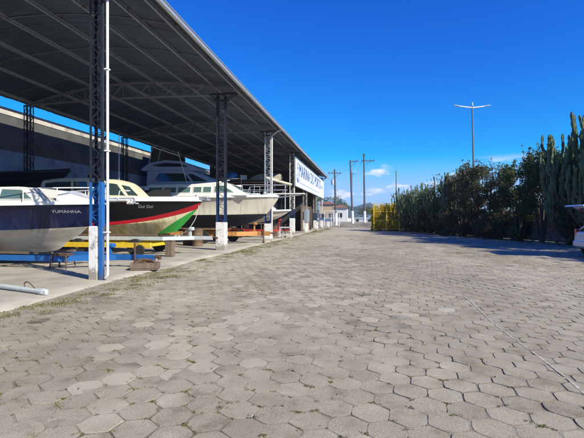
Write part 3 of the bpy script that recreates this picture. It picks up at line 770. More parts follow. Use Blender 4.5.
def cabin(parent, prof, wb, wt, zb, zt, m, name='cabin'):
    """tapered superstructure; prof in x,z. returns half-width function"""
    def hw(x, z): return wb + (wt - wb) * (z - zb) / (zt - zb)
    mb = MB(); mb.prism(prof, 0, 0, yfun=hw); o = mb.build(name, m, parent)
    bv = o.modifiers.new('b', 'BEVEL'); bv.width = .03; bv.segments = 3; bv.limit_method = 'ANGLE'; bv.angle_limit = R(25)
    return o, hw
def window(parent, poly, hw, m='glass', off=.012, frame='gelcoat', fr=.025):
    for sd_ in (-1, 1):
        mb = MB(); n = len(poly)
        a = [(x, sd_ * (hw(x, z) + off), z) for x, z in poly]; b = [(x, sd_ * (hw(x, z) - .02), z) for x, z in poly]
        mb.add(a + b, [tuple(range(n)), tuple(range(2 * n - 1, n - 1, -1))] + [(i, i + n, (i + 1) % n + n, (i + 1) % n) for i in range(n)])
        w = mb.build('window', m, parent)
        mb = MB(); cx = sum(p[0] for p in poly) / n; cz = sum(p[1] for p in poly) / n
        for i in range(n):
            p, q = poly[i], poly[(i + 1) % n]
            mb.bar((p[0], sd_ * (hw(*p) + off), p[1]), (q[0], sd_ * (hw(*q) + off), q[1]), fr, fr)
        mb.build('frame', frame, w)
def wheel(parent, x, y, r, w=.17, hub='rim', z0=.05):
    mb = MB(); mb.lathe([(r * .55, -w / 2), (r * .92, -w / 2), (r, -w * .36), (r, w * .36), (r * .92, w / 2), (r * .55, w / 2)], (x, y, r + z0), 'Y', 28)
    t = mb.build('wheel', 'rubber', parent, smooth=True)
    mb = MB(); s = -1
    mb.lathe([(r * .56, -w / 2 + .03), (r * .56, -w / 2 + .01), (r * .50, -w / 2 + .035), (r * .30, -w / 2 + .03), (r * .22, -w / 2 - .01), (r * .1, -w / 2 - .015), (.005, -w / 2 - .015)], (x, y, r + z0), 'Y', 24)
    mb.build('rim', hub, t, smooth=True)
def trailer(label, loc, L, W, zf, m, wheels, tongue, wr=.30, hub='rim', keel=.6, group='boat trailers under the shed', jack=True, fh=.12, fender=True, bunk_m='wood'):
    t = thing('boat_trailer', label, 'boat trailer', loc, 0, group)
    mb = MB(); h = fh
    for s in (-1, 1):
        mb.box((L / 2, s * W / 2, zf), (L, .08, h), bev=.008)
        mb.bar((L - .04, s * W / 2, zf), (L + tongue * .55, s * .06, zf), .08, h)
    mb.box((L + tongue * .72, 0, zf), (tongue * .62, .10, h), bev=.008)
    n = max(3, int(L / 1.3))
    for i in range(n): mb.box((.1 + (L - .2) * i / (n - 1), 0, zf - .02), (.07, W - .1, .07))
    mb.build('frame', m, t)
    mb = MB()
    for s in (-1, 1):
        mb.box((L / 2, s * W * .34, max(zf + h * .5 + .05, keel + .22)), (L * .85, .10, .06))
        for fx in (.15, .5, .85): mb.box((L * fx, s * W * .34, (zf + keel + .2) / 2), (.05, .05, max(.05, keel + .2 - zf)))
    mb.build('bunk', bunk_m, t)
    for x in wheels:
        for s in (-1, 1):
            wheel(t, x, s * (W / 2 + .16) if s < 0 else s * (W / 2 + .16), wr, hub=hub, z0=.05)
        mb = MB(); mb.cyl((x, -(W / 2 + .1), wr + .05), (x, W / 2 + .1, wr + .05), .03, 8); mb.build('axle', 'rust', t)
    if fender:
        for s in (-1, 1):
            mb = MB(); x0, x1 = min(wheels) - wr - .06, max(wheels) + wr + .06; zt = wr * 2 + .12
            P = [(x0, zt * .62), (x0 + .10, zt), (x1 - .10, zt), (x1, zt * .62)]
            for a, b in zip(P[:-1], P[1:]): mb.bar((a[0], s * (W / 2 + .16), a[1]), (b[0], s * (W / 2 + .16), b[1]), .22, .02)
            mb.build('fender', m, t)
    mb = MB(); xe = L + tongue * 1.03
    mb.box((xe + .06, 0, zf + .03), (.22, .09, .08), bev=.02); mb.lathe([(.05, -.05), (.065, 0), (.05, .05)], (xe + .16, 0, zf), 'Z', 12)
    mb.build('coupler', 'rust', t, smooth=True)
    if jack:
        mb = MB(); xj = L + tongue * .8; mb.cyl((xj, -.11, .12), (xj, -.11, zf + .45), .03, 10); mb.cyl((xj, -.17, .12), (xj, -.05, .12), .07, 12); mb.bar((xj, -.11, zf + .42), (xj + .15, -.11, zf + .42), .02)
        mb.build('jack', 'rust', t)
    mb = MB(); xw = L + tongue * .45; mb.box((xw, 0, (zf + keel + .55) / 2), (.09, .09, keel + .55 - zf)); mb.box((xw + .08, 0, keel + .5), (.16, .14, .14), bev=.02); mb.cyl((xw + .08, -.14, keel + .5), (xw + .08, .14, keel + .5), .05, 10)
    mb.build('winch_post', m, t)
    return t

# --- boat 1, navy sport boat
b1 = thing('motor_boat', 'navy blue boat with white bottom and white low cabin, nearest on the left', 'boat', (-14.7, 11.95, 0), 0, 'boats stored under the shed')
L1 = 6.75
H1 = Hull(L1, 2.45, 1.93, 2.02, 1.14, .44, .95, .62, flare=.92, pt=3.6, q=.70, zc1=1.28, kp=13)
M['navy'] = mat('navy_gelcoat', (.005, .009, .040), .3, spec=.3, coat=.12, var=.2, scale=2, dirt=(.03, .035, .07), dscale=3.0, dmin=.52, dmax=.72, stretch=(2.2, 1, .5))
M['bottom_white'] = mat('scuffed_white_bottom', (.50, .46, .38), .5, var=.08, scale=2, dirt=(.30, .25, .18), dscale=1.4, dmin=.48, dmax=.72, stretch=(.5, 1, 2))
H1.build(b1, ['navy', 'bottom_white'])
H1.deck(b1); g1 = H1.gunwale(b1, h=.09)
hull_text(H1, b1, 'YUMANNA', .125, 5.68, 1.74, 'letter_white', sx=1.25)
prof = [(1.35, 1.95), (1.35, 2.36), (1.75, 2.52), (4.10, 2.52), (4.40, 2.50), (5.25, 2.06), (5.35, 1.98)]
o, hw = cabin(b1, prof, .88, .66, 1.95, 2.52, 'gelcoat')
window(b1, [(1.65, 2.13), (1.73, 2.42), (2.70, 2.44), (2.70, 2.12)], hw, 'glass_green')
window(b1, [(2.75, 2.12), (2.90, 2.44), (3.50, 2.45), (3.50, 2.12)], hw, 'glass_green')
window(b1, [(3.59, 2.12), (3.59, 2.45), (4.30, 2.42), (4.77, 2.14), (4.77, 2.12)], hw, 'glass_green')
mb = MB(); mb.prism([(5.38, 1.98), (5.30, 2.40), (5.44, 2.40), (6.43, 2.08), (6.48, 1.98)], 0, 0, yfun=lambda x, z: .46 - .16 * (x - 5.38)); mb.build('fore_hatch', 'gelcoat', b1)
H1.rail(b1, .30, .98, .42, n=5, pul=.05, m='white_paint', r=.018)
mb = MB(); mb.box((6.85, 0, 2.09), (1.3, .34, .07), bev=.03); mb.box((7.5, 0, 2.02), (.2, .16, .10), bev=.03)
mb.tube([(7.2, .17, 2.12), (7.25, .17, 2.38), (7.42, .12, 2.40), (7.42, -.12, 2.40), (7.25, -.17, 2.38), (7.2, -.17, 2.12)], .014, 6)
mb.build('bow_pulpit', 'gelcoat', b1)
mb = MB(); mb.bar((6.8, 0, 2.15), (7.62, 0, 2.16), .045); mb.bar((7.62, 0, 2.16), (7.66, 0, 2.0), .045); mb.bar((7.56, -.14, 2.02), (7.70, .14, 2.0), .035); mb.build('anchor', 'galv', b1)
trailer('blue boat trailer carrying the navy boat', (-14.6, 11.85, 0), 5.6, 1.5, .34, 'blue_paint', [2.2, 2.95], 2.6, wr=.30, keel=.2, fh=.17, hub='white_paint')
# trestle and block near the tongue
t = thing('jack_stand', 'rusty steel trestle under the bow of the navy boat', 'stand', (-8.95, 11.2, 0))
mb = MB()
for x in (-.28, .28):
    for y in (-.2, .2): mb.bar((x, y, .05), (x * .8, y * .8, .44), .035)
    mb.bar((x * .8, -.16, .43), (x * .8, .16, .43), .035)
mb.bar((-.22, -.16, .44), (.22, -.16, .44), .035); mb.bar((-.22, .16, .44), (.22, .16, .44), .035); mb.bar((-.26, -.2, .16), (.26, -.2, .16), .03)
mb.build('trestle_frame', 'rust', t)
mb = MB(); mb.box((0, 0, .475), (.5, .3, .04)); mb.build('top_plate', 'rust', t)
t = thing('tool_crate', 'broken dark crate of boat gear on the floor beside the white downpipe', 'crate', (-6.35, 11.35, .05), .3)
mb = MB(); mb.box((0, 0, .03), (.75, .5, .04))
for s in (-1, 1): mb.box((0, s * .24, .13), (.75, .03, .14)); mb.box((s * .36, 0, .13), (.03, .45, .14))
mb.build('crate_box', 'wood', t)
mb = MB()
mb.tube([(-.3, -.05, .16), (-.1, .08, .28), (.2, .02, .24), (.33, -.08, .12)], .05, 8); mb.box((.05, .02, .14), (.3, .24, .12), Matrix.Rotation(.4, 3, 'Z'), bev=.02); mb.lathe([(.12, -.05), (.14, 0), (.12, .05)], (-.2, .08, .17), 'Y', 14)
mb.build('engine_parts', 'rust', t, smooth=True)

# white drawbar on the left edge
t = thing('tow_bar', 'white round tow bar with lifting loop lying at the left edge', 'tow bar', (-6.35, 7.35, 0))
mb = MB(); a = Vector((0, -.05, .10)); dr = Vector((-.955, .27, .012))
mb.tube([a, a + dr * 3.2], .05, 16); mb.build('tube', 'light_steel', t, smooth=True)
mb = MB(); mb.tube([a - dr * .02, a - dr * .14], .065, 12); mb.box(tuple(a - dr * .17), (.1, .1, .1), bev=.02); mb.lathe([(.03, -.05), (.05, -.02), (.05, .03)], tuple(a - dr * .2), 'Z', 10); mb.build('coupler', 'light_steel', t, smooth=True)
mb = MB(); c = a + dr * .33
mb.tube([c + dr * .14 + Vector((0, 0, .04)), c + dr * .15 + Vector((0, 0, .12)), c + dr * .10 + Vector((0, 0, .16)), c + Vector((0, 0, .15)), c - dr * .12 + Vector((0, 0, .09)), c - dr * .2 + Vector((0, 0, .04))], .011, 6)
mb.build('loop', 'rust', t, smooth=True)
mb = MB(); e = a + dr * 2.9; mb.bar((e.x, e.y, .0), (e.x, e.y, .13), .06); mb.bar(e + Vector((0, -.3, 0)), e + Vector((0, .5, 0)), .06); mb.build('cross_piece', 'light_steel', t)

# --- boat 2, wooden launch with black, red, cream and green paint
def launch_mat():
    m = bpy.data.materials.new('launch_paint'); m.use_nodes = True
    n, l = m.node_tree.nodes, m.node_tree.links; b = n['Principled BSDF']; b.inputs['Roughness'].default_value = .35; b.inputs['Coat Weight'].default_value = .08; b.inputs['Specular IOR Level'].default_value = .3
    t = n.new('ShaderNodeTexCoord'); s = n.new('ShaderNodeSeparateXYZ'); l.new(t.outputs['Object'], s.inputs[0])
    def mth(op, a, b_, c=None):
        x = n.new('ShaderNodeMath'); x.operation = op
        for i, q in enumerate((a, b_, c)):
            if q is None: continue
            if isinstance(q, (int, float)): x.inputs[i].default_value = q
            else: l.new(q, x.inputs[i])
        return x.outputs[0]
    X, Z = s.outputs[0], s.outputs[2]
    # stripe centre rises to the bow: z = 1.32 + .000*x + k*(x/7.2)^p
    tt = mth('DIVIDE', X, 7.2); up = mth('POWER', mth('MAXIMUM', tt, .001), 3.2)
    ztop = mth('MULTIPLY_ADD', up, .92, 1.30); zbot = mth('MULTIPLY_ADD', up, .83, 1.17)
    isred = mth('MULTIPLY', mth('LESS_THAN', Z, ztop), mth('GREATER_THAN', Z, zbot))
    isblack = mth('GREATER_THAN', Z, ztop)
    # green forefoot: below line from (7.05,2.0) to (5.3,.9)
    g = mth('LESS_THAN', mth('MULTIPLY_ADD', X, -.60, Z), 2.0 - .60 * 7.05)
    def mix(f, a, c):
        x = n.new('ShaderNodeMix'); x.data_type = 'RGBA'; l.new(f, x.inputs[0])
        for i, q in ((6, a), (7, c)):
            if isinstance(q, tuple): x.inputs[i].default_value = (*q, 1)
            else: l.new(q, x.inputs[i])
        return x.outputs[2]
    nz = n.new('ShaderNodeTexNoise'); nz.inputs['Scale'].default_value = 2.2; nz.inputs['Detail'].default_value = 8; mpn = n.new('ShaderNodeMapping'); mpn.inputs['Scale'].default_value = (2.5, 1, .6); l.new(t.outputs['Object'], mpn.inputs[0]); l.new(mpn.outputs[0], nz.inputs['Vector'])
    sm = n.new('ShaderNodeMapRange'); sm.inputs['From Min'].default_value = .4; sm.inputs['From Max'].default_value = .68; l.new(nz.outputs[0], sm.inputs[0])
    cr_ = mix(sm.outputs[0], (.62, .55, .34), (.36, .29, .15))
    c = mix(g, cr_, (.04, .30, .05)); c = mix(isred, c, (.36, .012, .02)); c = mix(isblack, c, (.007, .007, .009))
    l.new(c, b.inputs['Base Color']); return m
M['launch'] = launch_mat()
b2 = thing('wooden_launch', 'launch with black topsides, red stripe and green forefoot, cream cabin above', 'boat', (-13.95, 16.7, 0), 0, 'boats stored under the shed')
H2 = Hull(7.2, 2.5, 2.28, 2.30, 1.22, .76, 1.15, .22, flare=.84, pt=2.5, q=.8, zc1=1.55, kp=4)
H2.build(b2, ['launch'])
H2.deck(b2, dz=.1); H2.gunwale(b2, h=.17, out=.035, up=.03)
hull_text(H2, b2, 'Gui Gui', .17, 4.95, 2.02, 'letter_white', shear=.35, sx=1.1)

ST = [(.3, 3.14, 1.0), (1.0, 3.22, 1.0), (2.0, 3.23, .98), (2.6, 3.21, .93), (3.1, 3.17, .84), (3.5, 3.11, .72), (3.85, 3.03, .56), (4.1, 2.95, .38)]   # x, roof height, half width
def hw2(x, z):
    w = np.interp(x, [q[0] for q in ST] + [4.75], [q[2] for q in ST] + [.12]); return float(w) * (1 - .16 * (z - 2.35))
mb = MB(); vs = []; nn = 8
ZL = [0, .25, .6, .88, 1.0]
for (x, zt, w) in ST:
    for f_ in ZL:
        z = 2.35 + (zt - 2.35) * f_; xx = x + (.62 * (1 - f_) if x > 3 else 0) * (x - 3) / 1.1 if x > 3 else x
        vs.append((xx, -(w * (1 - .16 * (z - 2.35)) - (.10 if f_ == 1 else 0)), z + (.02 if f_ == 1 else 0)))
    vs.append((xx, 0, z + .08))
    for f_ in ZL[::-1]:
        z = 2.35 + (zt - 2.35) * f_; xx = x + (.62 * (1 - f_) if x > 3 else 0) * (x - 3) / 1.1 if x > 3 else x
        vs.append((xx, w * (1 - .16 * (z - 2.35)) - (.10 if f_ == 1 else 0), z + (.02 if f_ == 1 else 0)))
m_ = 11; fs = [(a * m_ + b_, (a + 1) * m_ + b_, (a + 1) * m_ + b_ + 1, a * m_ + b_ + 1) for a in range(len(ST) - 1) for b_ in range(m_ - 1)]
fs += [tuple(range(m_)), tuple((len(ST) - 1) * m_ + q for q in range(m_))[::-1]]
mb.add(vs, fs); mb.build('cabin', 'cream', b2, smooth=True)
def wrap(poly):
    """glass pane laid on the rounded cabin side; poly in station x and height fraction"""
    for sd_ in (-1, 1):
        def P(x, f_, off):
            zt = float(np.interp(x, [q[0] for q in ST], [q[1] for q in ST])); w = float(np.interp(x, [q[0] for q in ST], [q[2] for q in ST]))
            z = 2.35 + (zt - 2.35) * f_; xx = x + (.62 * (1 - f_) * (x - 3) / 1.1 if x > 3 else 0)
            dw = (float(np.interp(x + .1, [q[0] for q in ST], [q[2] for q in ST])) - w) / .1; nl = math.hypot(1, dw)
            return (xx - dw / nl * off, sd_ * (w * (1 - .16 * (z - 2.35)) + off / nl), z)
        (a0, a1, f0, f1, sk) = poly; n_ = 5; vs = []
        for k_ in range(n_ + 1):
            for f_ in (f0, f1):
                x = a0 + (a1 - a0) * k_ / n_ - sk * (f_ - f0) / (f1 - f0)
                vs.append(P(x, f_, .014)); vs.append(P(x, f_, -.01))
        fs = []
        for k_ in range(n_):
            o = k_ * 4; fs += [(o, o + 2, o + 6, o + 4), (o + 1, o + 5, o + 7, o + 3), (o, o + 4, o + 5, o + 1), (o + 2, o + 3, o + 7, o + 6)]
        fs += [(0, 1, 3, 2), (n_ * 4, n_ * 4 + 2, n_ * 4 + 3, n_ * 4 + 1)]
        mb = MB(); mb.add(vs, fs); mb.build('window', 'glass', b2)
for pl in ((.55, 1.75, .20, .84, .05), (1.92, 2.52, .20, .84, .10), (2.68, 3.16, .20, .84, .12), (3.30, 3.70, .20, .84, .10), (3.80, 4.05, .22, .84, .04)): wrap(pl)
mb = MB(); mb.box((7.22, 0, 2.40), (.5, .28, .08), bev=.02); mb.lathe([(.07, 0), (.09, .03), (.05, .12)], (6.95, 0, 2.42), 'Z', 10); mb.bar((7.1, -.12, 2.36), (7.55, .0, 2.30), .06); mb.build('bow_roller', 'galv', b2)
mb = MB(); mb.prism([(-.6, 2.4), (-.6, 2.95), (-.3, 3.06), (.28, 3.08), (.28, 2.4)], 0, 0, yfun=lambda x, z: 1.0 - .12 * (z - 2.4)); mb.build('canvas_hood', 'black_canvas', b2)
mb = MB(); mb.tube([(3.3, .1, 3.15), (3.3, .1, 5.2)], .016, 6); mb.build('antenna', 'grey_steel', b2)
trailer('pale grey and yellow boat trailer under the striped launch', (-13.9, 16.55, 0), 5.9, 1.7, .72, 'light_steel', [2.2, 4.75], 1.7, wr=.33, keel=.6, jack=False, fender=False, fh=.15)
t = thing('trailer_dolly', 'low yellow wheeled dolly frame under the striped launch', 'dolly', (-13.9, 16.4, 0))
mb = MB()
for s in (-1, 1): mb.box((2.9, s * .95, .46), (5.2, .1, .20), bev=.01)
for x in (.5, 2.0, 3.5, 5.2): mb.box((x, 0, .44), (.1, 1.8, .12))
mb.build('frame', 'yellow', t)
for x in (1.0, 5.1): 
    mb = MB(); mb.lathe([(.1, -.06), (.2, -.06), (.22, 0), (.2, .06), (.1, .06)], (x, -1.12, .27), 'Y', 20); mb.build('wheel', 'rubber', t, smooth=True)
t = thing('support_block', 'short weathered timber post propping the striped launch trailer', 'support post', (-7.55, 15.35, .05))
mb = MB(); mb.box((0, 0, .30), (.30, .28, .60), bev=.02); mb.build('post_stump', 'wood', t)
mb = MB(); mb.box((0, 0, .615), (.34, .30, .03)); mb.build('cap_board', 'wood', t)

# --- boat 3, white sport cruiser
b3 = thing('cabin_cruiser', 'big white cruiser with beige hull and long bow pulpit behind the second column', 'boat', (-13.7, 24.6, 0), 0, 'boats stored under the shed')
H3 = Hull(8.6, 2.9, 2.78, 2.86, 1.72, .95, 1.0, .62, flare=.86, pt=3.2, q=.75, zc1=1.80, kp=7)
M['navy_bottom'] = mat('antifoul', (.012, .016, .03), .7, var=.3, scale=3)
H3.build(b3, ['gelcoat_cream', 'navy_bottom'])
H3.deck(b3, dz=.05); H3.gunwale(b3, h=.13, out=.04)
hull_text(H3, b3, 'marajo mar', .13, 5.55, 2.66, 'dark_steel', sx=1.2)
prof = [(.4, 2.85), (.4, 3.46), (.8, 3.58), (3.6, 3.58), (4.9, 3.68), (5.5, 3.66), (5.8, 3.54), (6.8, 2.98), (6.9, 2.85)]
o, hw = cabin(b3, prof, 1.10, .86, 2.85, 3.68, 'gelcoat')
for a, c in ((.7, 1.6), (1.7, 2.5), (2.6, 3.4), (3.58, 4.1), (4.18, 4.7)):
    window(b3, [(a, 3.06), (a, 3.40), (c, 3.40), (c, 3.06)], hw, 'glass_green')
window(b3, [(4.9, 3.06), (4.9, 3.42), (5.4, 3.45), (6.1, 3.06)], hw, 'glass_green')
mb = MB(); mb.add([(5.92, -.72, 3.505), (5.92, .72, 3.505), (6.66, .80, 3.09), (6.66, -.80, 3.09), (5.88, -.72, 3.46), (5.88, .72, 3.46), (6.62, .80, 3.05), (6.62, -.80, 3.05)], [(0, 1, 2, 3), (7, 6, 5, 4), (0, 4, 5, 1), (1, 5, 6, 2), (2, 6, 7, 3), (3, 7, 4, 0)]); mb.build('windscreen', 'glass_green', b3)
H3.rail(b3, .74, 1.0, .62, n=4, pul=.55, r=.02)
H3.rail(b3, .74, 1.0, .32, n=2, pul=.5, r=.014, name='lower_rail')
mb = MB(); mb.box((9.0, 0, 2.98), (2.3, .42, .075), bev=.03); mb.bar((8.3, 0, 2.75), (9.9, 0, 2.93), .06); mb.build('bow_pulpit', 'gelcoat', b3)
mb = MB(); mb.box((7.1, .1, 2.98), (.5, .7, .12), bev=.04); mb.lathe([(.10, 0), (.12, .05), (.08, .16)], (7.7, 0, 2.96), 'Z', 12); mb.lathe([(.07, 0), (.08, .04), (.04, .1)], (8.0, .15, 2.96), 'Z', 10); mb.build('windlass', 'grey_steel', b3)
mb = MB(); mb.lathe([(.12, 0), (.14, .06), (.05, .14)], (4.9, .0, 3.66), 'Z', 12); mb.tube([(5.2, .3, 3.62), (5.2, .3, 3.88), (5.4, .3, 3.88)], .03, 6); mb.build('horn', 'gelcoat', b3)
mb = MB(); mb.tube([(3.0, -.5, 3.5), (2.4, -.55, 5.6)], .014, 6); mb.build('antenna', 'gelcoat', b3)
trailer('orange twin-axle boat trailer under the white cruiser', (-13.6, 24.55, 0), 6.2, 2.0, .62, 'orange', [4.2, 5.25], 1.7, wr=.38, keel=.7, fh=.26, hub='rust')
# coiled rope hanging at the launch's bow
t = thing('mooring_rope', 'pale rope hanging from the launch bow to its trailer', 'rope', (-6.95, 16.7, 0))
mb = MB(); mb.tube([(.05, 0, 2.30), (.02, -.03, 1.9), (-.1, -.06, 1.5), (-.28, -.10, 1.2), (-.5, -.1, .98), (-.75, -.05, .85)], .014, 6); mb.build('line', 'light_steel', t, smooth=True)

# --- cruiser in the shade, flybridge
b4 = thing('flybridge_cruiser', 'blue-grey flybridge cruiser deep in shade behind the white cruiser stern', 'boat', (-17.2, 28.35, .62), 0, 'boats stored under the shed')
H4 = Hull(8.6, 2.9, 3.05, 3.15, 1.7, .9, 1.9, .6, flare=.84, pt=2.4, zc1=2.0)
H4.build(b4, ['slate_canvas', 'navy_bottom']); H4.deck(b4, 'slate_canvas', dz=.04); H4.gunwale(b4, 'gelcoat', h=.12)
prof = [(2.0, 3.1), (2.0, 4.2), (2.4, 4.26), (5.3, 4.20), (6.4, 3.75), (7.2, 3.25), (7.3, 3.1)]
o, hw = cabin(b4, prof, 1.10, .92, 3.1, 4.26, 'slate_canvas')
window(b4, [(2.5, 3.45), (2.9, 4.08), (4.8, 4.02), (5.35, 3.45)], hw, frame='slate_canvas')
window(b4, [(5.5, 3.42), (5.05, 3.98), (5.4, 3.98), (6.6, 3.42)], hw, frame='slate_canvas')
mb = MB(); mb.prism([(1.6, 4.25), (1.5, 4.38), (2.2, 4.85), (3.3, 5.0), (4.5, 4.9), (5.6, 4.45), (6.0, 4.24), (5.6, 4.2)], 0, 0, yfun=lambda x, z: 1.0 - .2 * (z - 4.2)); 
o = mb.build('flybridge', 'slate_canvas', b4); bv = o.modifiers.new('b', 'BEVEL'); bv.width = .06; bv.segments = 3; bv.limit_method = 'ANGLE'; bv.angle_limit = R(20)
mb = MB(); mb.prism([(2.3, 4.62), (3.3, 4.80), (4.4, 4.72), (5.1, 4.48), (4.3, 4.50), (3.0, 4.52)], 0, 0, yfun=lambda x, z: 1.01 - .2 * (z - 4.2)); mb.build('flybridge_panel', 'navy_bottom', b4)
H4.rail(b4, .6, 1.0, .5, n=4)
trailer('dark trailer beneath the shaded flybridge cruiser', (-17.4, 28.35, 0), 6.2, 1.9, .55, 'rust', [3.2, 7.0], 1.4, wr=.36, keel=1.25, fender=False)
mb = MB(); mb.tube([(1.8, .6, 4.3), (2.2, .6, 5.9), (2.6, .6, 6.1)], .03, 8); mb.tube([(1.8, -.6, 4.3), (2.2, -.6, 5.9), (2.6, -.6, 6.1)], .03, 8); mb.build('outrigger_arch', 'grey_steel', b4)

# --- small boat under blue cover
b5 = thing('covered_boat', 'small boat under a taut dark blue canvas cover at the left edge', 'boat', (-18.2, 14.45, 0), 0, 'boats stored under the shed')
H5 = Hull(6.4, 1.9, 2.10, 2.15, 1.5, .9, 1.2, .4)
H5.build(b5, ['navy', 'navy_bottom'])
mb = MB(); ts = [i / 24 for i in range(25)]; vs = []; k = 8
for t_ in ts:
    x, y, z = H5.pt_(t_, 0); hgt = .95 * max(0, math.sin(math.pi * min(1, t_ * .62 + .32))) ** 1.2 * (1 - t_ ** 3.5)
    for j in range(k + 1):
        w = -1 + 2 * j / k; vs.append((x, (y + .03) * w, z - .04 + hgt * (1 - abs(w) ** 1.7)))
mb.add(vs, [(i * (k + 1) + j, (i + 1) * (k + 1) + j, (i + 1) * (k + 1) + j + 1, i * (k + 1) + j + 1) for i in range(24) for j in range(k)]); mb.build('cover', 'blue_canvas', b5, smooth='all')
H5.gunwale(b5, 'gelcoat', h=.06)
mb = MB(); P = [(vs[i * (k + 1) + 4][0], 0, vs[i * (k + 1) + 4][2] + .02) for i in range(4, 25)]; mb.tube(P, .02, 6); mb.build('ridge_cord', 'gelcoat', b5)
trailer('low dark trailer beneath the blue covered boat', (-18.1, 14.4, 0), 4.2, 1.2, .5, 'rust', [1.9], 1.2, wr=.28, keel=.7, fender=False)

# --- dark dinghy on a rack by the wall
t = thing('storage_rack', 'dark steel rack against the wall carrying the dark dinghy', 'rack', (-16.2, 17.9, 0))
for x in (-1.5, 1.5):
    mb = MB()
    for y in (-.5, .5): mb.box((x, y, 1.5), (.08, .08, 3.0))
    mb.box((x, 0, 2.97), (.08, 1.1, .08)); mb.box((x, 0, 1.2), (.06, 1.0, .06)); mb.build('upright', 'dark_steel', t)
mb = MB(); mb.box((0, -.5, 3.02), (3.2, .06, .06)); mb.box((0, .5, 3.02), (3.2, .06, .06)); mb.build('shelf_beam', 'dark_steel', t)
b6 = thing('dinghy', 'dark hulled dinghy lying on the wall rack behind the covered boat', 'boat', (-18.3, 17.9, 3.05), 0, 'boats stored under the shed')
H6 = Hull(4.4, 1.5, .62, .72, .3, .0, .6, .2); H6.build(b6, ['black_canvas']); H6.deck(b6, 'black_canvas', crown=.15); H6.gunwale(b6, 'dark_steel', h=.05)

# --- small cream skiff between third and fourth columns, with a lowered mast
b7 = thing('fishing_skiff', 'small cream skiff with a lowered yellow mast beyond the third column', 'boat', (-11.85, 31.6, 0), 0, 'boats stored under the shed')
H7 = Hull(6.2, 2.1, 2.0, 2.15, 1.55, 1.15, 1.1, .35, zc1=1.7); H7.build(b7, ['gelcoat_cream', 'gelcoat_cream']); H7.deck(b7); H7.gunwale(b7, h=.1)
o, hw = cabin(b7, [(3.0, 2.05), (3.1, 2.9), (4.2, 2.9), (4.9, 2.3), (5.0, 2.05)], .65, .55, 2.05, 2.9, 'gelcoat')
window(b7, [(3.3, 2.45), (3.3, 2.75), (4.1, 2.75), (4.35, 2.45)], hw)
mb = MB(); mb.tube([(4.3, -.55, 4.62), (6.2, .25, 4.1)], .10, 10); mb.build('mast', 'cream', b7, smooth=True)
mb = MB(); mb.bar((4.45, 0, 2.3), (4.45, -.48, 4.55), .06); mb.bar((5.75, 0, 2.15), (5.75, .06, 4.2), .06); mb.build('mast_crutch', 'grey_steel', b7)
trailer('red boat trailer under the cream skiff', (-11.6, 31.6, 0), 4.4, 1.5, .62, 'red', [2.2], 1.4, wr=.3, keel=.9, hub='rim')
t = thing('work_stand', 'white metal trestle stand on the floor beneath the skiff bow', 'stand', (-5.85, 30.6, 0))
mb = MB()
for x in (-.4, .4):
    for y in (-.25, .25): mb.bar((x, y, 0), (x, y, .85), .05)
    mb.bar((x, -.25, .8), (x, .25, .8), .05)
for y in (-.25, .25): mb.bar((-.4, y, .83), (.4, y, .83), .05); mb.bar((-.4, y, .3), (.4, y, .3), .04)
mb.build('trestle_frame', 'white_paint', t)
mb = MB(); mb.box((0, 0, .87), (.95, .6, .03)); mb.build('top_board', 'white_paint', t)

# --- racked boats in the dark bays beyond
for k, (x, y, z, L, mm, lab) in enumerate([(-17.6, 20.4, 0, 7.6, 'black_canvas', 'dark boat wrapped in black canvas between launch and white cruiser'), (-15.5, 35.2, 0, 7.5, 'slate_canvas', 'dim grey boat in the dark bay behind the skiff'), (-15.6, 40.5, 0, 7.0, 'purple_tarp', 'boat wrapped in dull purple tarpaulin behind the sign posts')]):
    b = thing('stored_boat', lab, 'boat', (x, y, z), 0, 'boats stored under the shed')
    H = Hull(L, 2.5, 2.2, 2.35, 1.5, .8, 1.3, .4); H.build(b, [mm, 'navy_bottom']); H.deck(b, mm, crown=.1 if k == 1 else .7)
    mb = MB()
    for xx in (1.2, L * .55): mb.box((xx, 0, .45), (.25, 1.2, .85))
    mb.build('keel_block', 'wood', b)
    if k == 1:
        o, hw = cabin(b, [(1.5, 2.2), (1.6, 3.3), (4.0, 3.3), (5.0, 2.4), (5.0, 2.2)], .95, .8, 2.2, 3.3, mm)
        window(b, [(1.9, 2.7), (1.9, 3.1), (3.8, 3.1), (4.1, 2.7)], hw)
t = thing('storage_platform', 'raised dark steel platform stacked with gear in the shade of the far bays', 'platform', (-11, 38, 0))
for x in (-3, 0, 3):
    mb = MB()
    for y in (-1.5, 1.5): mb.box((x, y, 2.45), (.12, .12, 4.9))
    mb.box((x, 0, 4.6), (.06, 3.0, .08)); mb.build('upright', 'dark_steel', t)
mb = MB()
for k in range(24): mb.box((-3.1 + k * .27, 0, 4.96), (.25, 3.2, .04))
mb.build('deck_boards', 'wood', t)
mb = MB()
for y in (-1.5, 1.5): mb.box((0, y, 4.86), (6.3, .08, .14))
mb.build('beam', 'dark_steel', t)
b = thing('upturned_skiff', 'pale skiff hull lying upside down on the raised platform', 'boat', (-7.6, 37.6, 5.62), 0, 'boats stored under the shed'); b.rotation_euler = (math.pi, 0, math.pi)
H = Hull(3.2, 1.3, .62, .66, .3, .0, .6, .2); H.build(b, ['gelcoat_cream'])
for k, (x, y, d, m_, lab) in enumerate([(-13.4, 37.2, (.8, .6, .5), 'brown', 'brown box at the left end of the raised platform'), (-13.2, 38.6, (.9, .6, .7), 'meter_grey', 'grey box behind the brown one on the raised platform'), (-11.0, 36.9, (.6, .5, .4), 'gelcoat_cream', 'cream box between the blue tarpaulin and the upturned skiff')]):
    o = thing('storage_box', lab, 'box', (x, y, 4.98), .2 * k, 'boxes on the raised platform')
    mb = MB(); mb.box((0, 0, d[2] / 2), d, bev=.03); mb.build('box_body', m_, o)
    mb = MB(); mb.box((0, 0, d[2] + .02), (d[0] + .04, d[1] + .04, .05), bev=.01); mb.build('lid', m_, o)
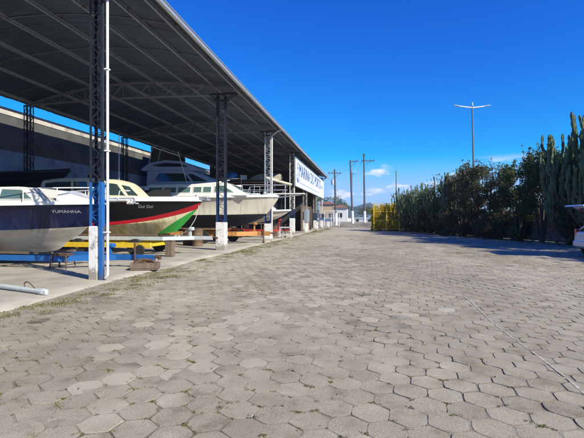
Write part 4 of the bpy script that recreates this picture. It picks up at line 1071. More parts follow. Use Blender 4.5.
for k, (x, y, m_, lab) in enumerate([(-8.9, 21.3, 'brown', 'brown oil drum between the launch and the white cruiser'), (-9.7, 21.9, 'rust', 'rusty oil drum behind the brown one'), (-7.4, 33.6, 'rust', 'rusty oil drum beyond the cream skiff')]):
    o = thing('oil_drum', lab, 'drum', (x, y, .05), 0, 'oil drums on the shed floor')
    mb = MB(); mb.lathe([(.27, 0), (.29, .01), (.29, .04), (.28, .06), (.28, .28), (.295, .30), (.28, .32), (.28, .56), (.295, .58), (.28, .60), (.28, .83), (.29, .85), (.29, .88), (.27, .88), (.26, .865), (.01, .865)], (0, 0, 0), 'Z', 24); mb.build('drum_body', m_, o, smooth=True)
    mb = MB(); mb.lathe([(.035, 0), (.035, .02), (.02, .025)], (.17, 0, .865), 'Z', 10); mb.build('bung', 'rim', o)
t = thing('tarp_bundle', 'bright blue tarpaulin bundle on the raised platform in the shade', 'bundle', (-12.1, 36.8, 4.98))
mb = MB(); rr = random.Random(5)
vs = []; n1 = 12
for i in range(7):
    a = math.pi * i / 6
    for k in range(n1):
        b_ = 2 * math.pi * k / n1; r_ = 1 + .12 * rr.uniform(-1, 1)
        vs.append((.62 * math.sin(a) * math.cos(b_) * r_, .45 * math.sin(a) * math.sin(b_) * r_, .40 + .40 * math.cos(a) * (r_ if 0 < i < 6 else 1)))
mb.add(vs, [(i * n1 + k, i * n1 + (k + 1) % n1, (i + 1) * n1 + (k + 1) % n1, (i + 1) * n1 + k) for i in range(6) for k in range(n1)]); mb.build('folded_tarp', 'tarp_blue', t, smooth='all')

# ---------------------------------------------------------------- front of the sign bays
t = thing('meter_cabinet', 'grey electric meter cabinet on two white legs under the sign', 'cabinet', (-6.0, 42.6, 0))
mb = MB(); mb.box((0, 0, 1.75), (.35, 1.3, 1.3), bev=.02); mb.build('cabinet_box', 'meter_grey', t)
mb = MB(); mb.box((.19, -.32, 1.75), (.02, .58, 1.1)); mb.box((.19, .32, 1.75), (.02, .58, 1.1)); mb.build('door', 'meter_grey', t)
for y in (-.5, .5):
    mb = MB(); mb.box((0, y, .55), (.22, .16, 1.1), bev=.01); mb.build('leg', 'white_paint', t)
t = thing('timber_screen', 'brown timber screen closing the bay beneath the sign', 'screen', (-7.2, 51.5, 0))
for i in range(4):
    mb = MB()
    for k in range(8): mb.box((0, -4 + i * 2.1 + k * .25, 1.5), (.05, .235, 3.0 - .05 * ((k * 7) % 3)))
    mb.build('board_panel', 'brown', t)
for y in (-5.1, -1, 3.2):
    mb = MB(); mb.box((.07, y, 1.5), (.1, .12, 3.1)); mb.build('post', 'wood', t)
for i, (x, y, h, lab) in enumerate([(-6.0, 57.5, 1.15, 'short white concrete bollard below the far end of the sign'), (-5.4, 60.5, 1.0, 'short white concrete bollard nearest the metal gate'), (-5.8, 49.5, 1.05, 'slim white bollard just past the meter cabinet')]):
    t = thing('bollard', lab, 'bollard', (x, y, 0), 0, 'white bollards along the shed front')
    mb = MB(); mb.box((0, 0, h / 2), (.36, .36, h), bev=.03); mb.build('post', 'worn_white', t)
    mb = MB(); mb.box((0, 0, h + .02), (.42, .42, .06), bev=.02); mb.build('cap', 'worn_white', t)

# ---------------------------------------------------------------- far end of the yard
def pole(loc, h, label, arm, zb, lean=0.0, kind=0):
    t = thing('utility_pole', label, 'utility pole', loc, arm, 'utility poles at the end of the yard')
    mb = MB(); mb.tube([(0, 0, -.1), (lean * .5, 0, h * .5), (lean, 0, h)], [.20, .17, .13], 14); mb.build('shaft', 'pole_wood', t, smooth=True)
    mb = MB(); mb.tube([(0, 0, -.1), (lean * zb / h, 0, zb)], .235, 14); mb.build('painted_foot', 'white_paint', t, smooth=True)
    mb = MB()
    if kind == 0: mb.box((lean, 0, h - .7), (2.2, .12, .12)); mb.bar((lean, 0, h - 1.5), (lean + .8, 0, h - .75), .05)
    elif kind == 1: mb.box((lean + .65, 0, h - .25), (1.5, .12, .12), Matrix.Rotation(-.1, 3, 'Y')); mb.bar((lean, 0, h - 1.2), (lean + 1.0, 0, h - .3), .05)
    else: mb.box((lean + .75, 0, h - 1.2), (2.4, .12, .14)); mb.box((lean, 0, h - .1), (.42, .16, .45)); mb.bar((lean, 0, h - 2.2), (lean + 1.0, 0, h - 1.25), .05)
    mb.build('crossarm', 'pole_wood', t)
    for q in ((-.9, -.4, .4, .9), (.15, .5, .9, 1.25), (-.3, .4, 1.1, 1.8))[kind]:
        mb = MB(); mb.lathe([(.05, 0), (.07, .08), (.04, .12), (.06, .2), (.02, .26)], (lean + q, 0, h - (.64, .19, 1.13)[kind]), 'Z', 8); mb.build('insulator', 'brown', t)
    if kind == 0:
        mb = MB(); mb.lathe([(.22, 0), (.24, .1), (.24, .7), (.2, .8)], (lean - .35, -.1, h - 2.6), 'Z', 14); mb.build('transformer', 'grey_steel', t, smooth=True)
    return t
P0 = pole((-4.9, 70.0, rise(0, 70)), 9.3, 'leaning dark utility pole nearest the shed, lowest of the three', R(10), 2.0, -.25, 0)
P1 = pole((-2.3, 74.5, rise(0, 74.5)), 11.1, 'middle utility pole with an offset crossarm and long white foot', R(4), 2.2, -.45, 1)
P2 = pole((-.25, 79.0, rise(0, 79)), 12.6, 'tallest utility pole with wide crossarm standing beside the hills', R(0), 2.1, -.15, 2)
def wire(a, b, sag, label, i):
    mb = MB(); P = []
    for k in range(13):
        f = k / 12; p = Vector(a).lerp(Vector(b), f); p.z -= sag * 4 * f * (1 - f); P.append(p)
    mb.tube(P, .012, 4); o = mb.build('power_line', 'rubber'); tag(o, label, 'wire', 'wires between the utility poles')
for k, (a, b, sg_, lab) in enumerate([((-5.75, 69.9, 9.05), (-2.6, 74.5, 11.35), .25, 'thin wire from the left end of the lowest crossarm to the middle pole'), ((-4.3, 70.1, 9.05), (-1.7, 74.6, 11.35), .3, 'thin wire from the right end of the lowest crossarm to the middle pole'),
        ((-2.1, 74.5, 11.35), (-.2, 79, 12.2), .2, 'thin wire from the middle pole to the tallest pole shaft'), ((-1.3, 74.6, 11.35), (1.6, 79, 12.2), .3, 'thin wire from the middle pole to the tip of the tallest crossarm'),
        ((-4.7, 70, 8.6), (-5.7, 63.2, 7.3), .15, 'thin wire from the lowest pole down to the shed eave'), ((-.8, 79, 12.2), (-3.7, 110, 12.9), 1.0, 'thin wire running back from the tallest pole to the distant pole'),
        ((.9, 79, 12.2), (-3.2, 110, 12.9), 1.1, 'thin wire running back from the right half of the tallest crossarm'), ((-5.0, 70, 9.0), (-12.5, 118, 12.4), 1.6, 'thin wire running back from the lowest pole behind the sign end')]): wire(a, b, sg_, lab, k)
# slim poles further back
for i, (x, y, h, lab) in enumerate([(-12.5, 118, 12.5, 'thin distant pole just right of the sign end'), (-3.6, 110, 13.0, 'thin distant pole beside the middle utility pole'), (6.3, 92, 11.0, 'thin distant mast rising behind the yellow fence')]):
    t = thing('slim_pole', lab, 'pole', (x, y, .6), 0, 'thin poles in the distance')
    mb = MB(); mb.tube([(0, 0, 0), (0, 0, h)], [.13, .08], 8); mb.build('shaft', 'pole_wood', t)
    if i < 2:
        mb = MB(); mb.box((0, 0, h - .6), (1.2, .1, .1)); mb.build('crossarm', 'pole_wood', t)
# double-armed street light
t = thing('street_lamp', 'tall street lamp with two outstretched lamp arms above the hedge', 'street lamp', (13.9, 58, 0), R(10))
mb = MB(); mb.tube([(0, 0, 0), (-.12, 0, 8), (-.32, 0, 16.3)], [.17, .13, .085], 12); mb.build('pole_shaft', 'lamp_pole', t, smooth=True)
for s in (-1, 1):
    mb = MB(); mb.tube([(-.32, 0, 15.9), (-.32 + s * .9, 0, 16.0), (-.32 + s * 1.75, 0, 16.12)], [.085, .08, .07], 8); a = mb.build('arm', 'gelcoat', t, smooth=True)
    mb = MB(); mb.box((-.32 + s * 2.0, 0, 16.15), (.75, .28, .12), Matrix.Rotation(-s * .1, 3, 'Y'), bev=.04); mb.build('lamp_head', 'grey_steel', a)
mb = MB(); mb.lathe([(.12, 0), (.13, .15), (.08, .5)], (-.32, 0, 16.1), 'Z', 10); mb.build('cap', 'grey_steel', t)
# gate, buildings and cars at the far end
t = thing('metal_gate', 'pale metal gate frame standing at the far end of the shed', 'gate', (-6.6, 67.5, rise(0, 67.5)))
mb = MB()
for x in (0, 1.1, 2.4): mb.box((x, 0, 1.25), (.09, .09, 2.5))
for z in (.15, 1.3, 2.48): mb.box((1.2, 0, z), (2.4, .06, .06))
mb.build('gate_frame', 'white_paint', t)
mb = MB()
for i in range(16): mb.cyl((.1 + i * .145, 0, .16), (.1 + i * .145, 0, 2.46), .012, 5)
mb.build('gate_bars', 'light_steel', t)
def house(loc, w, d, h, label, wm, rm, rz=0, rh=1.4, n=3):
    t = thing('far_house', label, 'house', loc, rz, 'houses beyond the yard')
    mb = MB(); mb.box((0, 0, h / 2), (w, d, h)); wa = mb.build('wall', wm, t)
    mb = MB(); mb.add([(-w / 2 - .4, -d / 2 - .4, h), (w / 2 + .4, -d / 2 - .4, h), (w / 2 + .4, d / 2 + .4, h), (-w / 2 - .4, d / 2 + .4, h), (-w / 2 + d * .3, 0, h + rh), (w / 2 - d * .3, 0, h + rh)], [(0, 1, 5, 4), (1, 2, 5), (2, 3, 4, 5), (3, 0, 4), (3, 2, 1, 0)]); mb.build('roof', rm, t)
    for i in range(n):
        x = -w / 2 + w * (i + .5) / n
        for z in ([1.5] if h < 4.5 else [1.5, h - 1.4]):
            mb = MB(); mb.box((x, -d / 2 - .03, z), (.9, .08, 1.0)); f = mb.build('window', 'glass', t)
            mb = MB(); mb.box((x, -d / 2 - .06, z - .55), (1.1, .12, .08)); mb.build('sill', 'house_wall', f)
house((-5.9, 100, .7), 3.2, 4, 3.2, 'narrow white house with brown tile roof beyond the gate', 'house_wall', 'tile_red', rh=.8, n=1)
house((-9.6, 108, .6), 3.6, 5, 4.4, 'narrow tan house just right of the sign end', 'house_tan', 'tile_red', rh=.8, n=2)
t = thing('perimeter_wall', 'low pale perimeter wall across the far end of the yard', 'wall', (-2, 100, .7))
mb = MB(); mb.box((2, 0, .40), (30, .25, .8)); mb.build('wall_body', 'house_wall', t)
mb = MB(); mb.box((2, 0, .84), (30, .35, .08)); mb.build('coping', 'concrete_post', t)

def car_body(W_=1.75):
    pass
def far_car(loc, rz, m, label):
    t = thing('parked_car', label, 'car', loc, rz, 'cars parked at the far end')
    prof = [(-2.05, .35), (-2.1, .75), (-1.95, .95), (-1.3, 1.02), (-.75, 1.42), (.7, 1.45), (1.5, 1.05), (2.05, .92), (2.12, .6), (2.08, .32), (1.75, .28), (-1.7, .28)]
    mb = MB(); mb.prism(prof, 0, 0, yfun=lambda x, z: .86 if z < 1.0 else .86 - .35 * (z - 1.0)); o = mb.build('body', m, t)
    bv = o.modifiers.new('b', 'BEVEL'); bv.width = .06; bv.segments = 2; bv.limit_method = 'ANGLE'; bv.angle_limit = R(20)
    mb = MB(); mb.prism([(-1.15, 1.06), (-.72, 1.36), (.66, 1.38), (1.3, 1.06)], 0, 0, yfun=lambda x, z: .875 - .35 * (z - 1.0)); mb.build('window', 'glass', t)
    for x in (-1.3, 1.3):
        for y in (-.8, .8):
            mb = MB(); mb.lathe([(.16, -.1), (.3, -.1), (.32, 0), (.3, .1), (.16, .1)], (x, y, .32), 'Y', 18); mb.build('wheel', 'rubber', t, smooth=True)
    return t
far_car((-.6, 93, .72), R(5), 'meter_grey', 'dark grey car parked behind the tallest utility pole')
far_car((2.6, 95, .72), R(12), 'car_dark', 'black car parked at the left edge of the yellow fence')

# ---------------------------------------------------------------- hills and far trees
def hills():
    V = []; F = []; nx = 120; ny = 14
    for j in range(ny):
        for i in range(nx):
            x = -1700 + 3400 * i / (nx - 1); y = 1250 + j * 45
            prof_ = max(0, math.sin(math.pi * j / (ny - 1))) ** .8
            c = math.exp(-((x - 5) / 42) ** 2) * 42 + math.exp(-((x + 75) / 40) ** 2) * 26 + math.exp(-((x + 150) / 60) ** 2) * 22 + math.exp(-((x - 160) / 90) ** 2) * 22 + 14
            hgt = c * prof_ * (1 + .25 * mnoise.fractal(Vector((x * .01, y * .01, 0)), 1, 2, 5))
            V.append((x, y, hgt - 2))
    F = [(j * nx + i, j * nx + i + 1, (j + 1) * nx + i + 1, (j + 1) * nx + i) for j in range(ny - 1) for i in range(nx - 1)]
    tag(np_mesh('hills', V, F, mat('forest_hill', (.035, .055, .03), .95, var=.35, scale=.03), smooth=True), kind='structure')
hills()

def leaves(centres, n, sz, seed, upward=.3):
    """n leaf quads spread through clumps; returns V,F,tint"""
    g = np.random.default_rng(seed); C = np.array([c[:3] for c in centres]); Rr = np.array([c[3:6] for c in centres])
    w = np.prod(Rr, axis=1); w = w / w.sum(); k = g.choice(len(C), n, p=w)
    d = g.normal(size=(n, 3)); d /= np.linalg.norm(d, axis=1)[:, None]
    rad = g.random(n) ** (1 / 2.2)
    P = C[k] + d * Rr[k] * rad[:, None]
    nn = g.normal(size=(n, 3)); nn[:, 2] += upward; nn /= np.linalg.norm(nn, axis=1)[:, None]
    a = np.cross(nn, g.normal(size=(n, 3))); a /= np.linalg.norm(a, axis=1)[:, None]; b = np.cross(nn, a)
    s = sz * (.45 + 1.1 * g.random(n) ** 1.5)[:, None]
    V = np.stack([P - a * s, P - b * s * .5, P + a * s, P + b * s * .5], axis=1).reshape(-1, 3)
    F = np.arange(4 * n).reshape(n, 4); T = np.clip(g.normal(.45, .22, n) + .25 * (g.random(len(C))[k] - .5), 0, 1)
    return V, F, T
def far_tree(loc, h, w, label, seed, m='leaf_green', n=2200, group='trees at the far end'):
    r = random.Random(seed); t = thing('broadleaf_tree', label, 'tree', loc, 0, group)
    mb = MB(); mb.tube([(0, 0, -.1), (.1, 0, h * .35), (0, .1, h * .6)], [.18 * h / 6, .13 * h / 6, .06], 8)
    cs = []
    for i in range(10):
        a = r.uniform(0, 6.28); rr_ = r.uniform(.1, .8) * w / 2; z = r.uniform(.45, .85) * h
        cs.append((rr_ * math.cos(a), rr_ * math.sin(a), z, w * .24, w * .24, h * .15)); mb.tube([(0, 0, h * .35), (rr_ * math.cos(a), rr_ * math.sin(a), z)], [.07, .03], 5)
    mb.build('trunk', 'trunk', t)
    V, F, T = leaves(cs, n, .22 * min(1, h / 9), seed); np_mesh('crown', V, F, m, t, tint=T)
ft = [(-16, 128, 9, 10, 'dark broad tree behind the two-storey house'), (-8.5, 134, 8.5, 9, 'dark tree above the small white house'), (-1.2, 138, 5.0, 11, 'green tree between the two taller utility poles'), (3.0, 150, 4.2, 12, 'low green tree right of the tallest utility pole'), (10.5, 140, 6, 10, 'green tree hidden behind the yellow fence')]
for i, (x, y, h, w, lab) in enumerate(ft): far_tree((x, y, .6), h, w, lab, 30 + i)
far_tree((-27, 35.4, 0), 10.3, 3.6, 'leafy tree top showing over the boundary wall', 77, n=3500)

# ---------------------------------------------------------------- hedge on the right
def hx(y): return 11.4 - .285 * (y - 26.5)
def cactus(loc, h, spread, narm, seed, label, rad=.11):
    r = random.Random(seed); t = thing('candelabra_cactus', label, 'cactus', loc, 0, 'cacti in the right-hand hedge')
    mb = MB(); tr = MB()
    tr.tube([(0, 0, -.1), (r.uniform(-.1, .1), r.uniform(-.1, .1), h * .12), (r.uniform(-.2, .2), r.uniform(-.2, .2), h * .26)], [.24, .20, .15], 9)
    def stem(base, zt, lean, rr, depth):
        x, y, z = base; L = zt - z
        if L < .35: return
        n = max(2, int(L / r.uniform(.30, .42))); P = [base]; rs = [rr * .72]; phx, phy = r.uniform(0, 6), r.uniform(0, 6)
        for k in range(1, 2 * n + 1):
            q = k / (2 * n); P.append((x + lean[0] * L * q + .06 * math.sin(phx + q * 5) * L / 2 + r.uniform(-.012, .012), y + lean[1] * L * q + .06 * math.sin(phy + q * 4) * L / 2, z + L * q))
            rs.append(rr * (1.12 if k % 2 else .74) * r.uniform(.9, 1.08) * (1 - .25 * q))
        P.append((P[-1][0], P[-1][1], P[-1][2] + rr * .6)); rs.append(rr * .15)
        mb.tube(P, rs, 10, star=.38)
        if depth:
            for _ in range(r.choice([1, 2, 2, 3]) if L > .9 else 0):
                k = r.randrange(1, 2 * n - 1); b0 = P[k]; a = r.uniform(0, 6.28); e = r.uniform(.16, .34)
                c = (b0[0] + e * math.cos(a), b0[1] + e * math.sin(a), b0[2] + e * .8)
                mb.tube([b0, ((b0[0] + c[0]) / 2, (b0[1] + c[1]) / 2, b0[2] + e * .2), c], [rr * .6, rr * .75, rr * .7], 8, star=.3)
                stem(c, min(zt + r.uniform(-.5, .25), c[2] + r.uniform(.4, 1.6)), (r.uniform(-.08, .08), r.uniform(-.08, .08)), rr * .85, 0)
    for i in range(narm):
        a = 2.4 * i + r.uniform(-.4, .4); f = (i + .5) / narm; d = spread * math.sqrt(f) * r.uniform(.75, 1.1)
        top = h * (1 - .42 * (d / spread) ** 1.8) * r.uniform(.80, 1.02)
        if r.random() < .3: top *= r.uniform(.5, .85)
        dx, dy = math.cos(a) * d, math.sin(a) * d; z0 = h * r.uniform(.08, .30); zb = min(top - .5, z0 + .25 + d * r.uniform(.3, .7))
        tr.tube([(dx * .05, dy * .05, max(0, z0 - .35)), (dx * .5, dy * .5, z0 + .02), (dx * .92, dy * .92, zb - .15), (dx, dy, zb + .05)], [rad * .95, rad * .85, rad * .75, rad * .7], 8, star=.12)
        stem((dx, dy, zb), top, (dx * .04, dy * .04), rad, 1)
    tr.build('trunk', 'cactus_trunk', t, smooth=True); mb.build('stems', 'cactus', t)
    return t
def shrub(loc, h, w, n, seed, label, m='leaf_green', sz=.075, group='shrubs in the right-hand hedge', low=.03):
    n = int(n * 1.9)
    r = random.Random(seed); t = thing('climbing_shrub', label, 'shrub', loc, 0, group)
    mb = MB(); cs = []
    for i in range(46):
        a = r.uniform(0, 6.28); d = w / 2 * math.sqrt(r.random()); z = h * r.uniform(low, .90); d *= 1 - .35 * (z / h) ** 3
        x, y = d * math.cos(a), d * math.sin(a); q = r.uniform(.55, 1.1)
        cs.append((x, y, z, w * .17 * q, w * .17 * q, h * .10 * q))
        if i % 3 == 0: mb.tube([(x * .15, y * .15, 0), (x * .5, y * .5, z * .5), (x, y, z)], [.06, .04, .012], 5)
    for i in range(30):     # arching twigs above the crown
        a = r.uniform(0, 6.28); d = w / 2 * r.uniform(.2, 1); x, y = d * math.cos(a), d * math.sin(a); z = h * r.uniform(.75, .9)
        e = (x + r.uniform(-.4, .4), y + r.uniform(-.4, .4), z + h * r.uniform(.08, .17)); mb.tube([(x, y, z - .3), e], [.014, .006], 4)
        cs.append((*e, .12, .12, .13)); cs.append(((x + e[0]) / 2, (y + e[1]) / 2, (z + e[2]) / 2, .11, .11, .13))
    mb.build('branches', 'trunk', t)
    V, F, T = leaves(cs, n, sz, seed); np_mesh('foliage', V, F, m, t, tint=T)
# far to near: cacti
cl = [(53.2, 5.4, 1.3, 34, 'pale cactus at the far end of the hedge beside the yellow fence'), (49.6, 5.7, 1.5, 36, 'second cactus from the yellow fence, with a ragged top'),
      (46.2, 5.5, 1.5, 36, 'third cactus from the yellow fence'), (43.0, 6.2, 1.5, 38, 'tall cactus just left of the dry brown shrubs'),
      (39.8, 6.7, 1.5, 38, 'tallest cactus of the far clump, stepping up towards the lamp')]
for i, (y, h, sp_, n, lab) in enumerate(cl): cactus((hx(y) + .1, y, 0), h, sp_, n, 100 + i, lab, .09)
cactus((hx(33.6) + .6, 34.4, 0), 7.1, .7, 7, 120, 'few lone cactus arms poking above the shrubs right of the lamp', .10)
cn_ = [(26.9, 7.3, 1.6, 48, 'towering dark cactus rising from the shrubs near the car'), (25.2, 8.0, 1.7, 50, 'towering cactus second from the right edge'), (23.2, 9.0, 1.9, 56, 'tallest cactus at the right edge behind the car')]
for i, (y, h, sp_, n, lab) in enumerate(cn_): cactus((hx(y) + .35, y, 0), h, sp_, n, 140 + i, lab, .105)
# shrubs
sh = [(51.5, 4.2, 2.6, 4500, 'leaf_green', 'low green shrub among the farthest cacti'), (47.6, 4.6, 2.8, 5000, 'leaf_green', 'green shrub filling between the far cacti'), (44.5, 4.8, 2.8, 5000, 'leaf_green', 'green shrub below the taller far cactus'),
      (41.2, 5.4, 2.9, 5500, 'leaf_green', 'green shrub next to the first brown one'), (38.2, 5.6, 3.0, 6500, 'leaf_brown', 'dry brown shrub farthest from the car'), (35.8, 6.0, 3.0, 7500, 'leaf_brown', 'dry brown shrub under the lamp pole'),
      (33.2, 5.3, 2.9, 7500, 'leaf_brown', 'dry brown shrub right of the lamp pole'), (30.9, 5.5, 2.8, 7500, 'leaf_green', 'dark green shrub with loose twigs in mid hedge'), (28.8, 6.2, 2.6, 7000, 'leaf_green', 'dark green shrub left of the towering cacti'),
      (26.2, 5.2, 2.2, 4200, 'leaf_green', 'dark green shrub among the trunks of the towering cacti')]
for i, (y, h, w, n, m, lab) in enumerate(sh): shrub((hx(y) + .2, y, 0), h, w, n, 200 + i, lab, m, sz=.075, low=(.03 if y > 30 else .36))
# hedge continues beyond the right edge and shades the car
for i, (y, h, w) in enumerate([(20.0, 7.0, 3.4), (16.6, 7.0, 3.4), (13.0, 6.9, 3.4), (9.6, 6.8, 3.4)]):
    shrub((hx(y) + .3, y, 0), h, w, 6500, 230 + i, ['dense shrub behind the white hatchback', 'dense shrub outside the right edge past the car', 'dense shrub further out of view', 'last dense shrub out of view'][i], 'leaf_green', sz=.10)
shrub((hx(25.2) + 1.9, 25.4, 0), 6.9, 3.4, 7500, 260, 'dark shrub filling behind the towering cacti', 'leaf_green', sz=.08)
shrub((hx(22.6) + 1.8, 22.8, 0), 7.2, 3.4, 7500, 261, 'tall dark shrub behind the tallest cactus by the car', 'leaf_green', sz=.08)
shrub((hx(25.6) + .3, 25.8, 0), 2.6, 2.6, 2600, 262, 'low shrub at the feet of the towering cacti', 'leaf_green', sz=.07)
# precast slab fence behind the hedge
fn = thing('slab_fence', 'grey precast concrete slab fence running behind the hedge', 'fence', (hx(35) + 1.2, 35, 0)); fl = (hx(35) + 1.2, 35, 0)
yy = 18.0
while yy < 56:
    y2 = yy + 2.2; a = Vector((hx(yy) + 1.2, yy, 0)); b = Vector((hx(y2) + 1.2, y2, 0))
    mb = MB(); mb.box((a.x, a.y, 1.1), (.16, .16, 2.25), bev=.01); mb.build('post', 'slab_fence', fn, loc=fl)
    mb = MB(); dn = (b - a).normalized()
    for k in range(5):
        z = .22 + k * .41; mb.bar(a + dn * .07 + Vector((0, 0, z)), b - dn * .07 + Vector((0, 0, z)), .05 + .008 * (k % 2), .409)
    mb.build('slab_panel', 'slab_fence', fn, loc=fl)
    yy = y2

# yellow fence at the far end of the hedge
t = thing('yellow_fence', 'yellow tubular fence enclosure left of the hedge', 'fence', (.9, 50.6, 0), R(-3))
for x in (0, 1.45, 2.9, 4.3):
    mb = MB(); mb.box((x, 0, 1.65), (.12, .12, 3.3)); mb.build('post', 'yellow', t)
mb = MB()
for z in (.25, 1.3, 2.3, 3.25): mb.box((2.05, 0, z), (4.1, .06, .06))
mb.build('rails', 'yellow', t)
mb = MB()
for i in range(32): mb.cyl((.1 + i * .127, 0, .2), (.1 + i * .127, 0, 3.2), .016, 5)
mb.build('bars', 'yellow', t)
shrub((3.2, 52.3, 0), 3.2, 2.8, 5500, 300, 'golden yellow shrub crowding behind the yellow fence', 'leaf_yellow', sz=.10, group='yellow shrubs at the fence', low=.06)
shrub((1.7, 52.3, 0), 3.0, 2.4, 4500, 301, 'smaller yellow shrub at the left post of the yellow fence', 'leaf_yellow', sz=.10, group='yellow shrubs at the fence', low=.06)

# ---------------------------------------------------------------- hatchback with open tailgate, seen from its rear corner
car = thing('hatchback_car', 'white hatchback with raised tailgate, cut off by the right edge', 'car', (10.52, 18.2, 0), R(3))
mb = MB()
W2 = .86
def bw(x, z): return W2 - .05 * max(0, (abs(x) - 1.5)) - (.0 if z < .95 else .42 * (z - .95))
# rear at x=-2.1; closed lower body with wheel arches
def archp(cx, r0=.37):
    return [(cx + r0 * math.cos(a), .31 + r0 * math.sin(a)) for a in [math.pi * (1 - k / 8) for k in range(9)]]
prof = [(-2.08, .38), (-2.12, .62), (-2.08, .98), (-1.95, 1.02), (-1.1, 1.05), (.6, 1.05), (1.15, 1.02), (1.95, .88), (2.1, .62), (2.05, .30)] 
prof = prof + archp(1.35)[::-1] + archp(-1.55)[::-1]
mb.prism(prof, 0, 0, yfun=bw); o = mb.build('body', 'car_paint', car)
bv = o.modifiers.new('b', 'BEVEL'); bv.width = .05; bv.segments = 3; bv.limit_method = 'ANGLE'; bv.angle_limit = R(30)
mb = MB()
gh = [(-1.95, 1.03), (-1.45, 1.52), (.25, 1.56), (1.15, 1.04)]
mb.prism([(-1.45, 1.50), (-1.40, 1.56), (-.6, 1.60), (.1, 1.59), (.35, 1.52)], 0, 0, yfun=lambda x, z: .66)
for s in (-1, 1):
    for a, b_ in (((-1.98, 1.03), (-1.45, 1.52)), ((-1.05, 1.05), (-.95, 1.53)), ((0, 1.05), (-.05, 1.54)), ((1.12, 1.03), (.3, 1.53))):
        mb.bar((a[0], s * (bw(*a) - .03), a[1]), (b_[0], s * (bw(b_[0], b_[1]) - .0), b_[1]), .06, .05)
mb.build('cabin_roof', 'car_paint', car)
for s in (-1, 1):
    for pl in ([(-1.80, 1.08), (-1.42, 1.48), (-1.0, 1.50), (-1.08, 1.08)], [(-1.0, 1.08), (-.90, 1.50), (-.08, 1.52), (-.04, 1.08)], [(.04, 1.08), (0, 1.52), (.25, 1.50), (.98, 1.08)]):
        mb = MB(); n = len(pl); A = [(x, s * (bw(x, z) - .01), z) for x, z in pl]; B = [(x, s * (bw(x, z) - .03), z) for x, z in pl]
        mb.add(A + B, [tuple(range(n)), tuple(range(2 * n - 1, n - 1, -1))] + [(i, i + n, (i + 1) % n + n, (i + 1) % n) for i in range(n)]); mb.build('window', 'glass', car)
mb = MB(); mb.box((-1.55, 0, .85), (.8, 1.3, .5)); mb.build('boot_lining', 'car_dark', car)
mb = MB(); mb.add([(x, y, z) for x, z in ((-1.40, 1.58), (-1.5, 1.64), (-2.25, 1.98), (-2.55, 2.00), (-2.52, 2.06), (-2.2, 2.06), (-1.45, 1.70)) for y in (-.66, .66)], [(0, 2, 3, 1), (2, 4, 5, 3), (4, 6, 7, 5), (6, 8, 9, 7), (8, 10, 11, 9), (10, 12, 13, 11), (12, 0, 1, 13), (0, 12, 10, 8, 6, 4, 2), (1, 3, 5, 7, 9, 11, 13)])
tg = mb.build('tailgate', 'car_paint', car)
mb = MB(); mb.add([(-1.62, -.5, 1.675), (-1.62, .5, 1.675), (-2.15, .5, 1.92), (-2.15, -.5, 1.92)], [(0, 1, 2, 3)]); mb.build('rear_screen', 'glass', tg)
mb = MB(); mb.box((-1.95, -.50, 1.84), (.30, .16, .05), Matrix.Rotation(.42, 3, 'Y')); mb.box((-1.95, .50, 1.84), (.30, .16, .05), Matrix.Rotation(.42, 3, 'Y')); mb.build('lamp_strip', 'car_red', tg)
for s in (-1, 1):
    mb = MB(); mb.box((-2.03, s * .76, .93), (.14, .13, .36), bev=.03); mb.build('tail_lamp', 'car_red', car)
    mb = MB(); mb.cyl((-1.5, s * .6, 1.3), (-2.0, s * .6, 1.85), .012, 6); mb.build('gas_strut', 'rubber', car)
    for x in (-1.55, 1.35):
        mb = MB(); mb.lathe([(.19, -.1), (.29, -.1), (.31, -.06), (.31, .06), (.29, .1), (.19, .1)], (x, s * .76, .31), 'Y', 26); w_ = mb.build('wheel', 'rubber', car, smooth=True)
        mb = MB(); mb.lathe([(.20, 0), (.20, s * .07), (.17, s * .05), (.05, s * .04), (.04, s * .07), (.004, s * .07)], (x, s * .76 + s * .02, .31), 'Y', 22); mb.build('rim', 'rim', w_, smooth=True)
mb = MB(); mb.box((-2.12, 0, .52), (.12, 1.6, .24), bev=.04); mb.build('rear_bumper', 'car_paint', car)

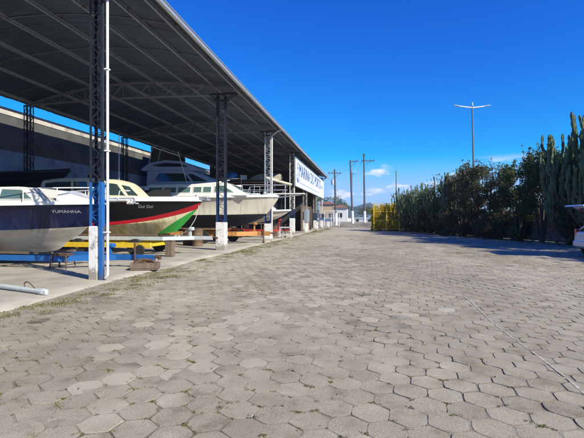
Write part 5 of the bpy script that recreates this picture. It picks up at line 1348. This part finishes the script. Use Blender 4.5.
# ---------------------------------------------------------------- weeds and litter
def weeds():
    r = random.Random(9); V = []; T = []
    def tuft(x, y, n, h, sp):
        zb = rise(x, y)
        for _ in range(n):
            a = r.uniform(0, 6.28); d = sp * math.sqrt(r.random()); bx, by = x + d * math.cos(a), y + d * math.sin(a)
            hh = h * r.uniform(.4, 1.2); a2 = r.uniform(0, 6.28); ln = hh * r.uniform(.3, 1.0); w = r.uniform(.0025, .006)
            ox, oy = -math.sin(a2) * w, math.cos(a2) * w; tx, ty = bx + ln * math.cos(a2), by + ln * math.sin(a2)
            V.extend([(bx - ox, by - oy, zb - .006), (bx + ox, by + oy, zb - .006), ((bx + tx) / 2 + ox * .8, (by + ty) / 2 + oy * .8, zb + hh * .75), (tx, ty, zb + hh)]); T.append(min(1, max(0, r.gauss(.5, .25))))
    for _ in range(260):     # strip along the slab edge
        y = r.uniform(6, 60); x = road_left(y) + abs(r.gauss(.15, .55))
        if mnoise.noise(Vector((x * .5, y * .35, 3))) < -.12: continue
        for q in range(r.randrange(2, 7)): tuft(x + r.gauss(0, .3), y + r.gauss(0, .5), r.randrange(25, 70), .028, .16)
    flat = .30; Rr = flat / math.sqrt(3); th = R(-7); ct, sn = math.cos(th), math.sin(th)
    for _ in range(16000):    # in the paver joints: snap to paver corners
        x = r.uniform(-5.8, 6); y = 2.6 + 19 * r.random() ** 1.3
        dens = .07 + (.34 if x < .4 and y > 3 else .10) * max(0, min(1, .5 + 1.6 * mnoise.noise(Vector((x * .6, y * .5, 8)))))
        if r.random() > dens * .8: continue
        xx = x; u = x * ct + y * sn; w = -x * sn + y * ct
        j = round(w / (Rr * 1.5)); i = round(u / flat - .5 * (j % 2)); u0 = (i + .5 * (j % 2)) * flat; w0 = j * Rr * 1.5
        c = r.randrange(6); a0 = R(30) + c * math.pi / 3; f = r.random() * (r.random() < .6)
        a1 = a0 + math.pi / 3; u0 += Rr * (math.cos(a0) * (1 - f) + math.cos(a1) * f); w0 += Rr * (math.sin(a0) * (1 - f) + math.sin(a1) * f)
        x = u0 * ct - w0 * sn + .08 * math.sin(j * Rr * 1.5 * .5); y = u0 * sn + w0 * ct; x, y = warp(x, y)
        for q in range(r.choice([1, 1, 1, 2, 3, 5])): tuft(x + r.gauss(0, .03), y + r.gauss(0, .010), r.randrange(5, 16), .008, .018)
    for _ in range(160):     # hedge foot
        y = r.uniform(14, 55); x = hx(y) - r.uniform(.3, 2.4)
        tuft(x, y, r.randrange(15, 45), .07, .25)
    for _ in range(120):
        y = r.uniform(11, 26); x = r.uniform(3.2, 7.5)
        if mnoise.noise(Vector((x * .3, y * .25, 12))) > .1: tuft(x, y, r.randrange(12, 30), .03, .15)
    n = len(T); F = np.arange(4 * n).reshape(n, 4)
    tag(np_mesh('weeds', V, F, 'grass', tint=T), 'yellow-green weeds sprouting between pavers and along the slab', None, None, 'stuff')
weeds()
def litter():
    r = random.Random(19); V = []; T = []
    for _ in range(2600):
        if r.random() < .6: y = r.uniform(8, 55); x = hx(y) - abs(r.gauss(.4, 1.4)); x = min(x, 12)
        else: y = r.uniform(3, 30); x = max(-5.9, r.gauss(-4.6, 1.6))
        s_ = r.uniform(.008, .025); a = r.uniform(0, 6.28); z = rise(x, y) + .005; c, d = math.cos(a) * s_, math.sin(a) * s_
        V.extend([(x - c, y - d, z + r.uniform(0, .008)), (x + d * .4, y - c * .4, z), (x + c, y + d, z + r.uniform(0, .012)), (x - d * .4, y + c * .4, z + .003)]); T.append(r.random())
    n = len(T); tag(np_mesh('leaf_litter', V, np.arange(4 * n).reshape(n, 4), 'leaf_litter', tint=T), 'dry brown leaves and crumbs scattered over the paving', None, None, 'stuff')
M['leaf_litter'] = attr_mat('leaf_litter', (.06, .045, .03), (.16, .12, .07), (.36, .30, .2))
litter()

# ---------------------------------------------------------------- humid air out to the hills
hz = bpy.data.materials.new('haze_air'); hz.use_nodes = True; n = hz.node_tree.nodes; n.remove(n['Principled BSDF'])
pv = n.new('ShaderNodeVolumePrincipled'); pv.inputs['Color'].default_value = (.62, .78, 1, 1); pv.inputs['Density'].default_value = .0002
hz.node_tree.links.new(pv.outputs[0], n['Material Output'].inputs['Volume'])
mb = MB(); mb.box((0, 2950, 42), (8400, 6480, 88)); o = mb.build('haze', hz); o['kind'] = 'stuff'
